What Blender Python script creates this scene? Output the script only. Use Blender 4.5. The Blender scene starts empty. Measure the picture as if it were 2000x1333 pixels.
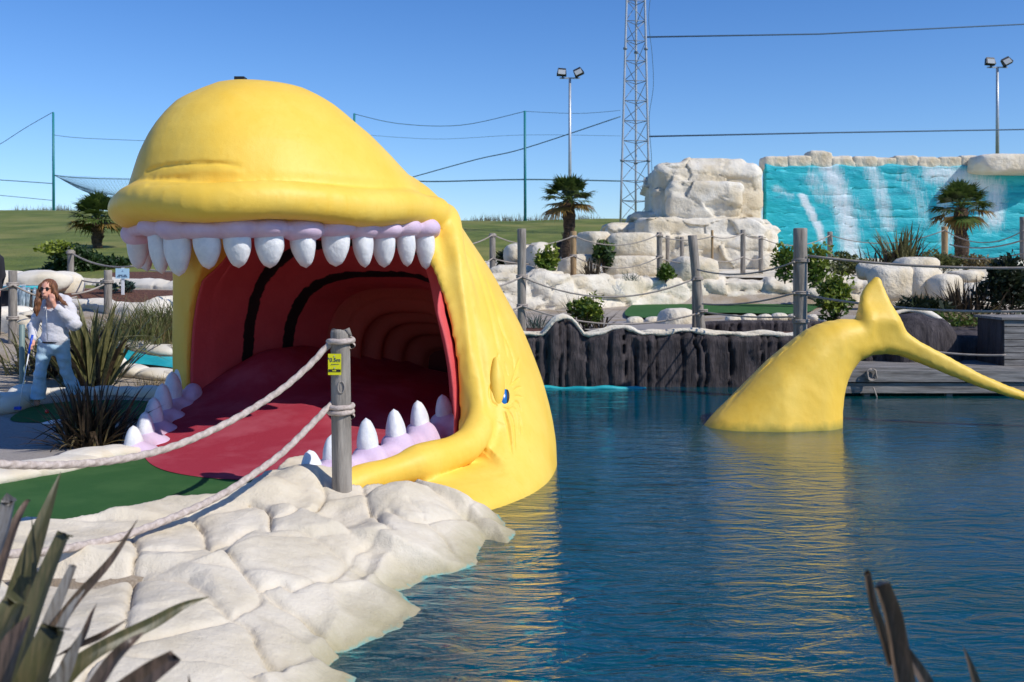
import bpy, bmesh, math, random
import numpy as np
from mathutils import Vector, Matrix, noise as mnoise
from mathutils.bvhtree import BVHTree
from mathutils.geometry import delaunay_2d_cdt
PI = math.pi
R = math.radians
S = bpy.context.scene
COL = S.collection

# ------------------------------------------------------------------ camera, sky, sun, exposure
FPX, CX, HY, CH = 1944.0, 1000.0, 520.0, 1.75
cam_d = bpy.data.cameras.new("camera")
cam = bpy.data.objects.new("camera", cam_d); COL.objects.link(cam)
cam.location = (0, 0, CH); cam.rotation_euler = (R(90), 0, 0)
cam_d.sensor_width = 36; cam_d.lens = 36 * FPX / 2000
cam_d.shift_y = -(666.5 - HY) / 2000
cam_d.clip_start = 0.05; cam_d.clip_end = 6000
cam_d.dof.use_dof = True; cam_d.dof.focus_distance = 9.3; cam_d.dof.aperture_fstop = 3.5
S.camera = cam
SUN = Vector((0.88, -0.50, 0.90)).normalized()
W = bpy.data.worlds.new("World"); S.world = W; W.use_nodes = True
wn = W.node_tree; bg = wn.nodes["Background"]
sky = wn.nodes.new("ShaderNodeTexSky"); sky.sky_type = 'NISHITA'; sky.sun_disc = False
sky.sun_elevation = math.asin(SUN.z); sky.sun_rotation = math.atan2(SUN.x, SUN.y)
sky.air_density = 1.0; sky.dust_density = 0.0; sky.ozone_density = 6.0; sky.altitude = 0
tint = wn.nodes.new('ShaderNodeMix'); tint.data_type = 'RGBA'; tint.blend_type = 'MULTIPLY'; tint.inputs[0].default_value = 1; sg_ = wn.nodes.new('ShaderNodeTexCoord'); sz_ = wn.nodes.new('ShaderNodeSeparateXYZ'); rz_ = wn.nodes.new('ShaderNodeValToRGB'); wn.links.new(sg_.outputs['Generated'], sz_.inputs[0]); wn.links.new(sz_.outputs[2], rz_.inputs[0])
rz_.color_ramp.elements[0].color = (.80, .88, 1, 1); rz_.color_ramp.elements[1].position = .42; rz_.color_ramp.elements[1].color = (.26, .56, .90, 1); wn.links.new(rz_.outputs[0], tint.inputs[7])
wn.links.new(sky.outputs[0], tint.inputs[6]); wn.links.new(tint.outputs[2], bg.inputs[0]); bg.inputs[1].default_value = 0.15
sl = bpy.data.lights.new("sun", 'SUN'); sl.energy = 4.0; sl.angle = R(0.5); sl.color = (1, 0.95, 0.87)
so = bpy.data.objects.new("sun", sl); COL.objects.link(so)
so.rotation_euler = (-SUN).to_track_quat('-Z', 'Y').to_euler()
S.view_settings.view_transform = 'Standard'; S.view_settings.look = 'None'
S.view_settings.exposure = 0.0; S.view_settings.gamma = 1
S.render.engine = 'CYCLES'
S.cycles.max_bounces = 9; S.cycles.diffuse_bounces = 6; S.cycles.glossy_bounces = 3
S.cycles.transparent_max_bounces = 10; S.cycles.caustics_reflective = False; S.cycles.caustics_refractive = False
S.cycles.use_denoising = True

def P(px, py, D): return Vector(((px - CX) / FPX * D, D, CH - (py - HY) / FPX * D))
def G(px, py, z=0.0):
    D = (CH - z) * FPX / (py - HY); return Vector(((px - CX) / FPX * D, D, z))
rnd = random.Random(7)
NR = np.random.RandomState(5)

# ------------------------------------------------------------------ materials
def srgb(r, g, b):
    f = lambda c: (c / 255 / 12.92) if c <= 10 else ((c / 255 + .055) / 1.055) ** 2.4
    return (f(r), f(g), f(b), 1)
def _n(nt, t, **kw):
    n = nt.nodes.new(t)
    for k, v in kw.items(): setattr(n, k, v)
    return n
def noise_node(nt, vec, scale, detail=6, rough=.6, mapping=None, dist=0):
    if mapping:
        m = _n(nt, "ShaderNodeMapping"); m.inputs['Scale'].default_value = mapping; nt.links.new(vec, m.inputs[0]); vec = m.outputs[0]
    n = _n(nt, "ShaderNodeTexNoise"); n.inputs['Scale'].default_value = scale; n.inputs['Detail'].default_value = detail
    n.inputs['Roughness'].default_value = rough; n.inputs['Distortion'].default_value = dist; nt.links.new(vec, n.inputs['Vector']); return n
def ramp(nt, src, stops):
    r = _n(nt, "ShaderNodeValToRGB"); e = r.color_ramp.elements
    e[0].position, e[0].color = stops[0]; e[1].position, e[1].color = stops[-1]
    for p, c in stops[1:-1]: q = e.new(p); q.color = c
    nt.links.new(src, r.inputs[0]); return r
def v4(c): return tuple(c) + (1,) if len(c) == 3 else tuple(c)
def mixc(nt, fac, a, b, mode='MIX'):
    m = _n(nt, "ShaderNodeMix"); m.data_type = 'RGBA'; m.blend_type = mode
    for i, x in ((0, fac), (6, a), (7, b)):
        if hasattr(x, 'is_output'): nt.links.new(x, m.inputs[i])
        else: m.inputs[i].default_value = x if i == 0 else v4(x)
    return m.outputs[2]
def bump(nt, bs, h, strength, dist, prev=None):
    b = _n(nt, "ShaderNodeBump"); b.inputs['Strength'].default_value = strength; b.inputs['Distance'].default_value = dist
    nt.links.new(h, b.inputs['Height'])
    if prev: nt.links.new(prev, b.inputs['Normal'])
    nt.links.new(b.outputs[0], bs.inputs['Normal']); return b.outputs[0]
def new_mat(name):
    m = bpy.data.materials.new(name); m.use_nodes = True; nt = m.node_tree
    bs = nt.nodes["Principled BSDF"]; tc = _n(nt, "ShaderNodeTexCoord"); return m, nt, bs, tc
def mat(name, c1, c2=None, rough=.7, scale=3, map=None, lo=.35, hi=.65, bumps=(), c3=None, scale3=.6, spec=.5, metal=0, coat=0, trans=0, detail=6):
    m, nt, bs, tc = new_mat(name); vec = tc.outputs['Object']
    bs.inputs['Roughness'].default_value = rough; bs.inputs['Specular IOR Level'].default_value = spec
    bs.inputs['Metallic'].default_value = metal; bs.inputs['Coat Weight'].default_value = coat
    out = None
    if c2:
        n = noise_node(nt, vec, scale, detail, .62, map); r = ramp(nt, n.outputs[0], [(lo, v4(c1)), (hi, v4(c2))]); out = r.outputs[0]
    if c3:
        n = noise_node(nt, vec, scale3, 5, .6); r = ramp(nt, n.outputs[0], [(.45, (0, 0, 0, 1)), (.65, (1, 1, 1, 1))])
        out = mixc(nt, r.outputs[0], out if out else c1, c3)
    if out: nt.links.new(out, bs.inputs['Base Color'])
    else: bs.inputs['Base Color'].default_value = v4(c1)
    prev = None
    for b in bumps:
        n = noise_node(nt, vec, b[0], 6, .6, b[3] if len(b) > 3 else None); prev = bump(nt, bs, n.outputs[0], b[1], b[2], prev)
    if trans:   # thin leaves let light through
        tr = _n(nt, "ShaderNodeBsdfTranslucent"); mx = _n(nt, "ShaderNodeMixShader"); mx.inputs[0].default_value = trans
        if out: nt.links.new(out, tr.inputs[0])
        else: tr.inputs[0].default_value = v4(c1)
        nt.links.new(bs.outputs[0], mx.inputs[1]); nt.links.new(tr.outputs[0], mx.inputs[2])
        nt.links.new(mx.outputs[0], nt.nodes["Material Output"].inputs[0])
    return m
M = {}
M['rock'] = mat('white_rock', srgb(226, 217, 200), srgb(238, 232, 220), .85, 2.2, bumps=((1.6, .25, .12), (9, .35, .03), (60, .4, .006)), c3=srgb(216, 203, 178), scale3=1.1, spec=.25)
M['rock_far'] = mat('far_rock', srgb(216, 205, 184), srgb(234, 227, 212), .9, 1.2, bumps=((1.2, .4, .3), (5, .5, .08), (22, .5, .03)), c3=srgb(210, 194, 164), scale3=.8, spec=.2)
M['tooth'] = mat('tooth_white', srgb(216, 218, 222), srgb(236, 236, 236), .6, 9, bumps=((9, .5, .03), (60, .25, .004)))
M['gum'] = mat('gum_lilac', srgb(205, 180, 205), srgb(216, 194, 216), .7, 6, bumps=((7, .4, .03), (70, .3, .004)))
M['wood_post'] = mat('weathered_post', (.16, .14, .12), (.40, .36, .31), .85, 3.5, map=(5, 5, .7), lo=.3, hi=.72, bumps=((5, .7, .02, (6, 6, .6)), (50, .4, .004)), spec=.2)
M['wood_tan'] = mat('tan_post', (.30, .19, .09), (.45, .31, .17), .85, 3.5, map=(5, 5, .7), bumps=((5, .7, .02, (6, 6, .6)),), spec=.2)
M['wood_dark'] = mat('dark_piling', (.034, .028, .030), (.125, .105, .108), .8, 2.6, map=(3.2, 3.2, .5), lo=.32, hi=.7, bumps=((3.2, .9, .10, (4, 4, .35)), (16, .9, .03, (5, 5, .4))), spec=.3)
M['plank'] = mat('grey_plank', (.14, .13, .12), (.33, .31, .29), .85, 3, map=(.6, 4, 5), bumps=((4, .6, .02, (.6, 5, 6)),), spec=.2)
M['rope'] = mat('rope_fibre', srgb(172, 157, 146), srgb(204, 190, 180), .9, 30, bumps=((90, .5, .004),), spec=.15)
M['rope_far'] = mat('rope_far', srgb(150, 140, 130), srgb(175, 165, 155), .9, 10, spec=.1)
M['turf'] = mat('green_mat', (.026, .095, .026), (.060, .160, .048), .95, 160, bumps=((220, .9, .008),), c3=(.060, .150, .046), scale3=2.2, spec=.12, detail=3)
M['carpet'] = mat('crimson_carpet', (.34, .026, .045), (.45, .050, .080), .95, 150, bumps=((220, .8, .006),), c3=(.47, .085, .115), scale3=1.6, spec=.12, detail=3)
M['path'] = mat('grey_path', srgb(140, 132, 126), srgb(168, 160, 152), .9, 40, bumps=((120, .5, .004),), c3=srgb(150, 143, 136))
M['gravel'] = mat('gravel', srgb(140, 126, 110), srgb(208, 196, 180), .9, 55, lo=.3, hi=.7, bumps=((60, .9, .03),), c3=srgb(160, 140, 112), scale3=1.3)
M['mulch'] = mat('bark_mulch', (.05, .018, .010), (.26, .105, .055), .95, 22, lo=.35, hi=.68, bumps=((24, 1, .06),))
M['grass'] = mat('hill_grass', (.065, .105, .010), (.190, .225, .035), .95, .9, lo=.3, hi=.7, bumps=((9, .8, .12),), c3=(.25, .24, .06), scale3=.28, detail=10)
M['teal'] = mat('teal_paint', (.0, .30, .36), (.03, .47, .50), .5, 4, bumps=((6, .4, .04),))
M['dark'] = mat('dark_plastic', (.012, .012, .014), rough=.5)
M['galv'] = mat('galvanised', (.42, .44, .46), (.52, .54, .56), .45, 4, metal=.5)
M['galv_dark'] = mat('galvanised_dark', (.22, .25, .28), rough=.5, metal=.4)
M['tealpole'] = mat('teal_pole', (.01, .20, .22), rough=.5)
M['net'] = mat('net_line', (.08, .16, .22), rough=.8)
M['cable'] = mat('cable', (.05, .10, .17), rough=.8)
M['glass'] = mat('lamp_glass', (.45, .48, .5), rough=.15)
M['white'] = mat('white_paint', (.78, .78, .78), rough=.5)
M['signblue'] = mat('pale_blue_sign', srgb(176, 212, 232), rough=.5)
M['ink'] = mat('sign_ink', (.02, .04, .10), rough=.6)
M['signyellow'] = mat('yellow_sign', srgb(226, 222, 20), rough=.4)
M['black'] = mat('black_ink', (.012, .012, .012), rough=.6)
M['eyeblue'] = mat('eye_blue', (.0, .13, .45), rough=.25, coat=.4)
M['red_ball'] = mat('red_ball', (.75, .01, .01), rough=.25)
M['skin'] = mat('skin', srgb(226, 172, 148), srgb(214, 150, 128), .55, 14)
M['hair'] = mat('auburn_hair', (.10, .035, .014), (.30, .125, .05), .5, 14, map=(3, 3, .5), bumps=((22, .9, .02, (3, 3, .4)),))
M['hoodie'] = mat('grey_hoodie', srgb(206, 205, 212), srgb(218, 217, 223), .95, 8, bumps=((5, .7, .05), (160, .3, .002)), spec=.1)
M['jeans'] = mat('light_jeans', srgb(150, 184, 204), srgb(184, 208, 222), .9, 7, bumps=((6, .6, .04, (1, 1, .6)), (200, .3, .002)), spec=.1)
M['club_blue'] = mat('club_grip_blue', (.0, .07, .55), rough=.4)
M['blackcloth'] = mat('black_cloth', (.015, .015, .02), rough=.9)
M['trunk'] = mat('palm_trunk', (.035, .022, .014), (.14, .09, .055), .95, 9, map=(1, 1, 2), bumps=((14, 1, .08),))
def leafmat(name, a, b, scale=2.5, tr=.25, rough=.5, m=None): M[name] = mat(name, a, b, rough, scale, map=m, trans=tr, spec=.4)
leafmat('palm_leaf', (.030, .060, .010), (.12, .17, .035), 5)
leafmat('palm_dry', (.16, .09, .02), (.30, .19, .05), 5)
leafmat('hedge_leaf', (.012, .035, .008), (.045, .085, .020), 3)
leafmat('hedge_yellow', (.15, .20, .02), (.28, .33, .04), 3)
leafmat('shrub_leaf', (.04, .09, .012), (.16, .24, .03), 4)
leafmat('dark_leaf', (.012, .022, .008), (.035, .050, .018), 2)
leafmat('flax_leaf', (.075, .080, .028), (.26, .24, .10), 5, m=(6, 6, 1))
leafmat('flax_dark', (.022, .016, .011), (.11, .075, .042), 5, m=(6, 6, 1))
leafmat('grass_blade', (.09, .11, .03), (.22, .23, .08), 3)
leafmat('grass_tan', (.16, .12, .05), (.28, .22, .10), 3)
leafmat('silver_leaf', (.035, .07, .055), (.09, .15, .12), 3)

def yellow_mat():
    m, nt, bs, tc = new_mat('yellow_paint'); vec = tc.outputs['Object']
    n = noise_node(nt, vec, 1.3, 6, .65, (1, 1, .6)); r = ramp(nt, n.outputs[0], [(.32, (.89, .56, .060, 1)), (.5, (.91, .60, .085, 1)), (.68, (.93, .65, .12, 1))])
    st = noise_node(nt, vec, 5, 6, .7, (5, 5, .35)); r2 = ramp(nt, st.outputs[0], [(.55, (0, 0, 0, 1)), (.95, (1, 1, 1, 1))])
    c = mixc(nt, r2.outputs[0], r.outputs[0], (.86, .50, .04))
    d = noise_node(nt, vec, 38, 3, .8); r3 = ramp(nt, d.outputs[0], [(.72, (0, 0, 0, 1)), (.78, (1, 1, 1, 1))])
    c = mixc(nt, r3.outputs[0], c, (.55, .34, .04))
    # grime line at the water
    sx = _n(nt, "ShaderNodeSeparateXYZ"); nt.links.new(vec, sx.inputs[0])
    g = noise_node(nt, vec, 9, 4, .6, (1, 1, .4)); ad = _n(nt, "ShaderNodeMath", operation='MULTIPLY_ADD'); nt.links.new(g.outputs[0], ad.inputs[0]); ad.inputs[1].default_value = -.12; nt.links.new(sx.outputs[2], ad.inputs[2])
    r4 = ramp(nt, ad.outputs[0], [(0, (0, 0, 0, 1)), (1, (1, 1, 1, 1))])
    mr = _n(nt, "ShaderNodeMapRange"); nt.links.new(ad.outputs[0], mr.inputs[0]); mr.inputs[1].default_value = -.345; mr.inputs[2].default_value = -.25; mr.inputs[3].default_value = .8; mr.inputs[4].default_value = 0
    c = mixc(nt, mr.outputs[0], c, (.35, .30, .05))
    nt.nodes.remove(r4)
    nt.links.new(c, bs.inputs['Base Color']); bs.inputs['Roughness'].default_value = .5; bs.inputs['Specular IOR Level'].default_value = .35
    a = noise_node(nt, vec, 2.6, 5, .55); pv = bump(nt, bs, a.outputs[0], .14, .08)
    a = noise_node(nt, vec, 8, 5, .6); pv = bump(nt, bs, a.outputs[0], .14, .012, pv)
    a = noise_node(nt, vec, 85, 4, .6); bump(nt, bs, a.outputs[0], .35, .004, pv)
    return m
M['yellow'] = yellow_mat()

def lining_mat():      # painted red with black hoops; UV: u round the arch 0..1, v depth in metres
    m, nt, bs, tc = new_mat('mouth_red'); vec = tc.outputs['Object']
    n = noise_node(nt, vec, 2, 6, .6); r = ramp(nt, n.outputs[0], [(.35, (.60, .072, .078, 1)), (.65, (.68, .095, .10, 1))])
    uv = _n(nt, "ShaderNodeUVMap"); uv.uv_map = 'UVMap'; sx = _n(nt, "ShaderNodeSeparateXYZ"); nt.links.new(uv.outputs[0], sx.inputs[0])
    w = noise_node(nt, vec, 7, 4, .6); ad = _n(nt, "ShaderNodeMath", operation='MULTIPLY_ADD'); nt.links.new(w.outputs[0], ad.inputs[0]); ad.inputs[1].default_value = .09; nt.links.new(sx.outputs[1], ad.inputs[2])
    col = r.outputs[0]
    for a, wd in ((.60, .085), (1.22, .085)):
        s = _n(nt, "ShaderNodeMath", operation='SUBTRACT'); nt.links.new(ad.outputs[0], s.inputs[0]); s.inputs[1].default_value = a + .045
        ab = _n(nt, "ShaderNodeMath", operation='ABSOLUTE'); nt.links.new(s.outputs[0], ab.inputs[0])
        lt = _n(nt, "ShaderNodeMapRange"); nt.links.new(ab.outputs[0], lt.inputs[0]); lt.inputs[1].default_value = wd - .008; lt.inputs[2].default_value = wd + .008; lt.inputs[3].default_value = 1; lt.inputs[4].default_value = 0
        col = mixc(nt, lt.outputs[0], col, (.010, .006, .006))
    # deep throat painted maroon
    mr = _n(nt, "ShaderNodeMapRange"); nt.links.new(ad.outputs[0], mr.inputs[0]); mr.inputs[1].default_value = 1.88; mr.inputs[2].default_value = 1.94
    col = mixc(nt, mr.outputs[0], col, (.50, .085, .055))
    nt.links.new(col, bs.inputs['Base Color']); bs.inputs['Roughness'].default_value = .7
    a = noise_node(nt, vec, 4, 5, .6); pv = bump(nt, bs, a.outputs[0], .3, .06)
    a = noise_node(nt, vec, 60, 4, .6); bump(nt, bs, a.outputs[0], .3, .005, pv)
    return m
M['lining'] = lining_mat()

def water_mat():
    m, nt, bs, tc = new_mat('pool_water'); vec = tc.outputs['Object']; nt.nodes.remove(bs)
    outn = nt.nodes["Material Output"]
    n1 = noise_node(nt, vec, 1.0, 3, .55, (1.9, 4.8, 1), .9); n2 = noise_node(nt, vec, 1.0, 4, .6, (5.0, 13, 1), .8); n3 = noise_node(nt, vec, 1.0, 2, .5, (.35, .6, 1), .3)
    b1 = _n(nt, "ShaderNodeBump"); b1.inputs['Strength'].default_value = .8; b1.inputs['Distance'].default_value = .056; nt.links.new(n1.outputs[0], b1.inputs['Height']); cp = noise_node(nt, vec, .42, 3, .5, (1, 1.3, 1)); cr_ = _n(nt, 'ShaderNodeMapRange'); nt.links.new(cp.outputs[0], cr_.inputs[0]); cr_.inputs[1].default_value = .36; cr_.inputs[2].default_value = .62; cr_.inputs[3].default_value = .30; cr_.inputs[4].default_value = 1.0; sy_ = _n(nt, 'ShaderNodeSeparateXYZ'); nt.links.new(vec, sy_.inputs[0]); my_ = _n(nt, 'ShaderNodeMapRange'); nt.links.new(sy_.outputs[1], my_.inputs[0]); my_.inputs[1].default_value = 6.5; my_.inputs[2].default_value = 13; my_.inputs[3].default_value = 1.0; my_.inputs[4].default_value = .30; mm_ = _n(nt, 'ShaderNodeMath', operation='MULTIPLY'); nt.links.new(cr_.outputs[0], mm_.inputs[0]); nt.links.new(my_.outputs[0], mm_.inputs[1]); nt.links.new(mm_.outputs[0], b1.inputs['Strength'])
    b2 = _n(nt, "ShaderNodeBump"); b2.inputs['Strength'].default_value = .8; nt.links.new(my_.outputs[0], b2.inputs['Strength']); b2.inputs['Distance'].default_value = .011; nt.links.new(n2.outputs[0], b2.inputs['Height']); nt.links.new(b1.outputs[0], b2.inputs['Normal'])
    fr = _n(nt, "ShaderNodeFresnel"); fr.inputs[0].default_value = 1.50; nt.links.new(b2.outputs[0], fr.inputs[1])
    gl = _n(nt, "ShaderNodeBsdfGlossy"); gl.inputs['Roughness'].default_value = .03; gl.inputs[0].default_value = (1, .96, .98, 1); nt.links.new(b2.outputs[0], gl.inputs['Normal'])
    tr = _n(nt, "ShaderNodeBsdfTransparent"); tr.inputs[0].default_value = (.50, .96, .98, 1)
    df = _n(nt, "ShaderNodeBsdfDiffuse")
    r = ramp(nt, n3.outputs[0], [(.35, (.0, .145, .155, 1)), (.65, (.0, .160, .24, 1))]); nt.links.new(r.outputs[0], df.inputs[0]); nt.links.new(b2.outputs[0], df.inputs['Normal'])
    m1 = _n(nt, "ShaderNodeMixShader"); m1.inputs[0].default_value = .34; nt.links.new(tr.outputs[0], m1.inputs[1]); nt.links.new(df.outputs[0], m1.inputs[2])
    m2 = _n(nt, "ShaderNodeMixShader"); nt.links.new(fr.outputs[0], m2.inputs[0]); nt.links.new(m1.outputs[0], m2.inputs[1]); nt.links.new(gl.outputs[0], m2.inputs[2])
    nt.links.new(m2.outputs[0], outn.inputs[0]); return m
M['water'] = water_mat()
def basin_mat():   # turquoise pool paint, darkened with depth to imitate light lost in the water
    m, nt, bs, tc = new_mat('depth_shaded_pool_paint'); vec = tc.outputs['Object']
    sx = _n(nt, "ShaderNodeSeparateXYZ"); nt.links.new(vec, sx.inputs[0])
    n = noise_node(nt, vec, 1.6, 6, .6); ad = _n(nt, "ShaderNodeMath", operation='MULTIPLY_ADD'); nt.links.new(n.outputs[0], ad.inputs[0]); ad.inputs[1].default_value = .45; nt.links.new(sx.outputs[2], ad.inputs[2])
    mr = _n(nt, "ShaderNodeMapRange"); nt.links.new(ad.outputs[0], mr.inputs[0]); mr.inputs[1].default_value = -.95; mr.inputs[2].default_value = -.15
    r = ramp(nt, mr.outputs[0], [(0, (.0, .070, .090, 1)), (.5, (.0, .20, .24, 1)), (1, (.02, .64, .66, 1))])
    nt.links.new(r.outputs[0], bs.inputs['Base Color']); bs.inputs['Roughness'].default_value = .8; return m
M['basin'] = basin_mat()
def mural_mat():
    m, nt, bs, tc = new_mat('waterfall_wall'); vec = tc.outputs['Object']
    at = _n(nt, "ShaderNodeAttribute"); at.attribute_name = 'spray'
    n = noise_node(nt, vec, 1.0, 8, .7, (.6, .6, 4)); r = ramp(nt, n.outputs[0], [(.30, (.0, .24, .32, 1)), (.46, (.0, .42, .50, 1)), (.7, (.03, .54, .60, 1))])
    f = noise_node(nt, vec, 3.2, 12, .9, (3.0, 3.0, .55)); ad = _n(nt, "ShaderNodeMath", operation='ADD'); nt.links.new(f.outputs[0], ad.inputs[0]); nt.links.new(at.outputs['Fac'], ad.inputs[1])
    mr = _n(nt, "ShaderNodeMapRange"); nt.links.new(ad.outputs[0], mr.inputs[0]); mr.inputs[1].default_value = .66; mr.inputs[2].default_value = .96; mr.inputs[4].default_value = .92
    c = mixc(nt, mr.outputs[0], r.outputs[0], (.72, .80, .83)); nt.links.new(c, bs.inputs['Base Color']); bs.inputs['Roughness'].default_value = .55
    a = noise_node(nt, vec, 2, 6, .6, (1, 1, 2)); pv = bump(nt, bs, a.outputs[0], .4, .12)
    a = noise_node(nt, vec, 7, 6, .6, (.8, .8, 3)); bump(nt, bs, a.outputs[0], .5, .04, pv); return m
M['mural'] = mural_mat()

# ------------------------------------------------------------------ object helpers
def tag(o, label=None, cat=None, group=None, kind=None):
    if label: o['label'] = label
    if cat: o['category'] = cat
    if group: o['group'] = group
    if kind: o['kind'] = kind
    return o
def empty(name, loc, label, cat, group=None, rz=0):
    o = bpy.data.objects.new(name, None); COL.objects.link(o); o.location = loc; o.rotation_euler = (0, 0, rz)
    o.empty_display_size = .1
    return tag(o, label, cat, group)
def link(name, me, m=None, parent=None, smooth=True):
    o = bpy.data.objects.new(name, me); COL.objects.link(o)
    if m is not None: me.materials.append(M[m] if isinstance(m, str) else m)
    if smooth: me.polygons.foreach_set('use_smooth', [True] * len(me.polygons))
    if parent is not None:
        o.parent = parent
        root = parent
        off = Vector(root.location)
        if parent.type == 'EMPTY':      # geometry is given in world coordinates; children stay put
            me.transform(Matrix.Rotation(-parent.rotation_euler.z, 4, 'Z') @ Matrix.Translation(-off))
        o.matrix_parent_inverse = Matrix.Identity(4)
    return o
def mesh(name, v, f):
    me = bpy.data.meshes.new(name)
    v = np.asarray(v, dtype=np.float32)
    me.from_pydata(v.tolist() if len(v) < 1 else v.tolist(), [], [tuple(q) for q in (f.tolist() if isinstance(f, np.ndarray) else f)])
    me.update(); return me
def qmesh(name, v, q):
    """fast quad mesh"""
    me = bpy.data.meshes.new(name); v = np.ascontiguousarray(v, dtype=np.float32); q = np.ascontiguousarray(q, dtype=np.int32)
    me.vertices.add(len(v)); me.vertices.foreach_set('co', v.ravel())
    me.loops.add(q.size); me.loops.foreach_set('vertex_index', q.ravel())
    me.polygons.add(len(q)); me.polygons.foreach_set('loop_start', np.arange(0, q.size, 4, dtype=np.int32)); me.polygons.foreach_set('loop_total', np.full(len(q), 4, dtype=np.int32))
    me.update(calc_edges=True); me.validate(); return me
class MB:
    def __init__(s): s.v = []; s.f = []
    def add(s, v, f):
        n = len(s.v); s.v += [tuple(p) for p in v]; s.f += [tuple(i + n for i in q) for q in f]
    def box(s, c, d, rz=0, rx=0, ry=0, taper=1):
        M3 = Matrix.Rotation(rz, 3, 'Z') @ Matrix.Rotation(ry, 3, 'Y') @ Matrix.Rotation(rx, 3, 'X'); c = Vector(c); v = []
        for z in (-.5, .5):
            k = 1 if z < 0 else taper
            for x, y in ((-.5, -.5), (.5, -.5), (.5, .5), (-.5, .5)): v.append(c + M3 @ Vector((x * d[0] * k, y * d[1] * k, z * d[2])))
        s.add(v, [(3, 2, 1, 0), (4, 5, 6, 7), (0, 1, 5, 4), (1, 2, 6, 5), (2, 3, 7, 6), (3, 0, 4, 7)])
    def tube(s, pts, r, n=8, cap=True):
        pts = [Vector(p) for p in pts]; m = len(pts); rr = r if isinstance(r, (list, tuple)) else [r] * m
        v = []; up = None
        for i, p in enumerate(pts):
            t = (pts[min(i + 1, m - 1)] - pts[max(i - 1, 0)])
            if t.length < 1e-9: t = Vector((0, 0, 1))
            t.normalize()
            if up is None: up = Vector((0, 0, 1)) if abs(t.z) < .9 else Vector((1, 0, 0))
            a = t.cross(up).normalized(); b = a.cross(t).normalized(); up = b
            for k in range(n): q = 2 * PI * k / n; v.append(p + (a * math.cos(q) + b * math.sin(q)) * rr[i])
        f = [(i * n + k, i * n + (k + 1) % n, (i + 1) * n + (k + 1) % n, (i + 1) * n + k) for i in range(m - 1) for k in range(n)]
        if cap: f += [tuple(range(n - 1, -1, -1)), tuple((m - 1) * n + k for k in range(n))]
        s.add(v, f)
    def build(s, name, m, parent=None, smooth=True):
        return link(name, mesh(name, s.v, s.f), m, parent, smooth)
def catmull(pts, n=8, closed=False):
    pts = [np.array(p, float) for p in pts]; m = len(pts); out = []
    rng = range(m if closed else m - 1)
    for i in rng:
        g = (lambda j: pts[j % m]) if closed else (lambda j: pts[min(max(j, 0), m - 1)])
        a, b, c, d = g(i - 1), g(i), g(i + 1), g(i + 2)
        for k in range(n):
            t = k / n; out.append(.5 * (2 * b + (c - a) * t + (2 * a - 5 * b + 4 * c - d) * t * t + (3 * b - a - 3 * c + d) * t ** 3))
    if not closed: out.append(pts[-1])
    return np.array(out)
def dist_polyline(p, line):
    """p (N,k) line (m,k) -> distance (N,), param index"""
    best = np.full(len(p), 1e9); tt = np.zeros(len(p))
    for i in range(len(line) - 1):
        a, b = line[i], line[i + 1]; ab = b - a; L = max((ab ** 2).sum(), 1e-12)
        t = np.clip(((p - a) @ ab) / L, 0, 1); d = np.sqrt(((p - a - t[:, None] * ab) ** 2).sum(1)); k = d < best
        best[k] = d[k]; tt[k] = (i + t)[k]
    return best, tt
def inpoly(x, y, poly):
    r = np.zeros(x.shape, bool); n = len(poly)
    for i in range(n):
        x1, y1 = poly[i][:2]; x2, y2 = poly[(i + 1) % n][:2]
        c = ((y1 > y) != (y2 > y)) & (x < (x2 - x1) * (y - y1) / ((y2 - y1) if y2 != y1 else 1e-12) + x1); r ^= c
    return r
def smooth(a, b, x): t = np.clip((x - a) / (b - a), 0, 1); return t * t * (3 - 2 * t)
# value noise in numpy (periodless hash)
def vnoise(x, y, z=0.0, seed=0):
    x = np.asarray(x, float); y = np.asarray(y, float); z = np.asarray(z, float) + 0 * x
    xi, yi, zi = np.floor(x).astype(np.int64), np.floor(y).astype(np.int64), np.floor(z).astype(np.int64)
    fx, fy, fz = x - xi, y - yi, z - zi
    fx, fy, fz = fx * fx * (3 - 2 * fx), fy * fy * (3 - 2 * fy), fz * fz * (3 - 2 * fz)
    def h(i, j, k):
        n = (i * 374761393 + j * 668265263 + k * 2147483647 + seed * 974634777) & 0xffffffff
        n = ((n ^ (n >> 13)) * 1274126177) & 0xffffffff; n = n ^ (n >> 16); return (n & 0xffff) / 65535.0
    r = 0
    for a in (0, 1):
        for b in (0, 1):
            for c in (0, 1):
                r = r + h(xi + a, yi + b, zi + c) * (fx if a else 1 - fx) * (fy if b else 1 - fy) * (fz if c else 1 - fz)
    return r * 2 - 1
def fbm(x, y, z=0.0, o=4, seed=0):
    r = 0; a = 1; t = 0
    for i in range(o): r = r + a * vnoise(x * 2 ** i, y * 2 ** i, np.asarray(z) * 2 ** i, seed + i); t += a; a *= .5
    return r / t
def voronoi(p, seeds):
    """nearest seed index, F1, F2-F1 (edge distance approx)"""
    N = len(p); id1 = np.zeros(N, int); f1 = np.full(N, 1e9); f2 = np.full(N, 1e9)
    for i, s in enumerate(seeds):
        d = np.sqrt(((p - s) ** 2).sum(1)); k = d < f1
        f2 = np.where(k, f1, np.minimum(f2, d)); id1[k] = i; f1 = np.where(k, d, f1)
    return id1, f1, f2 - f1

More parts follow.
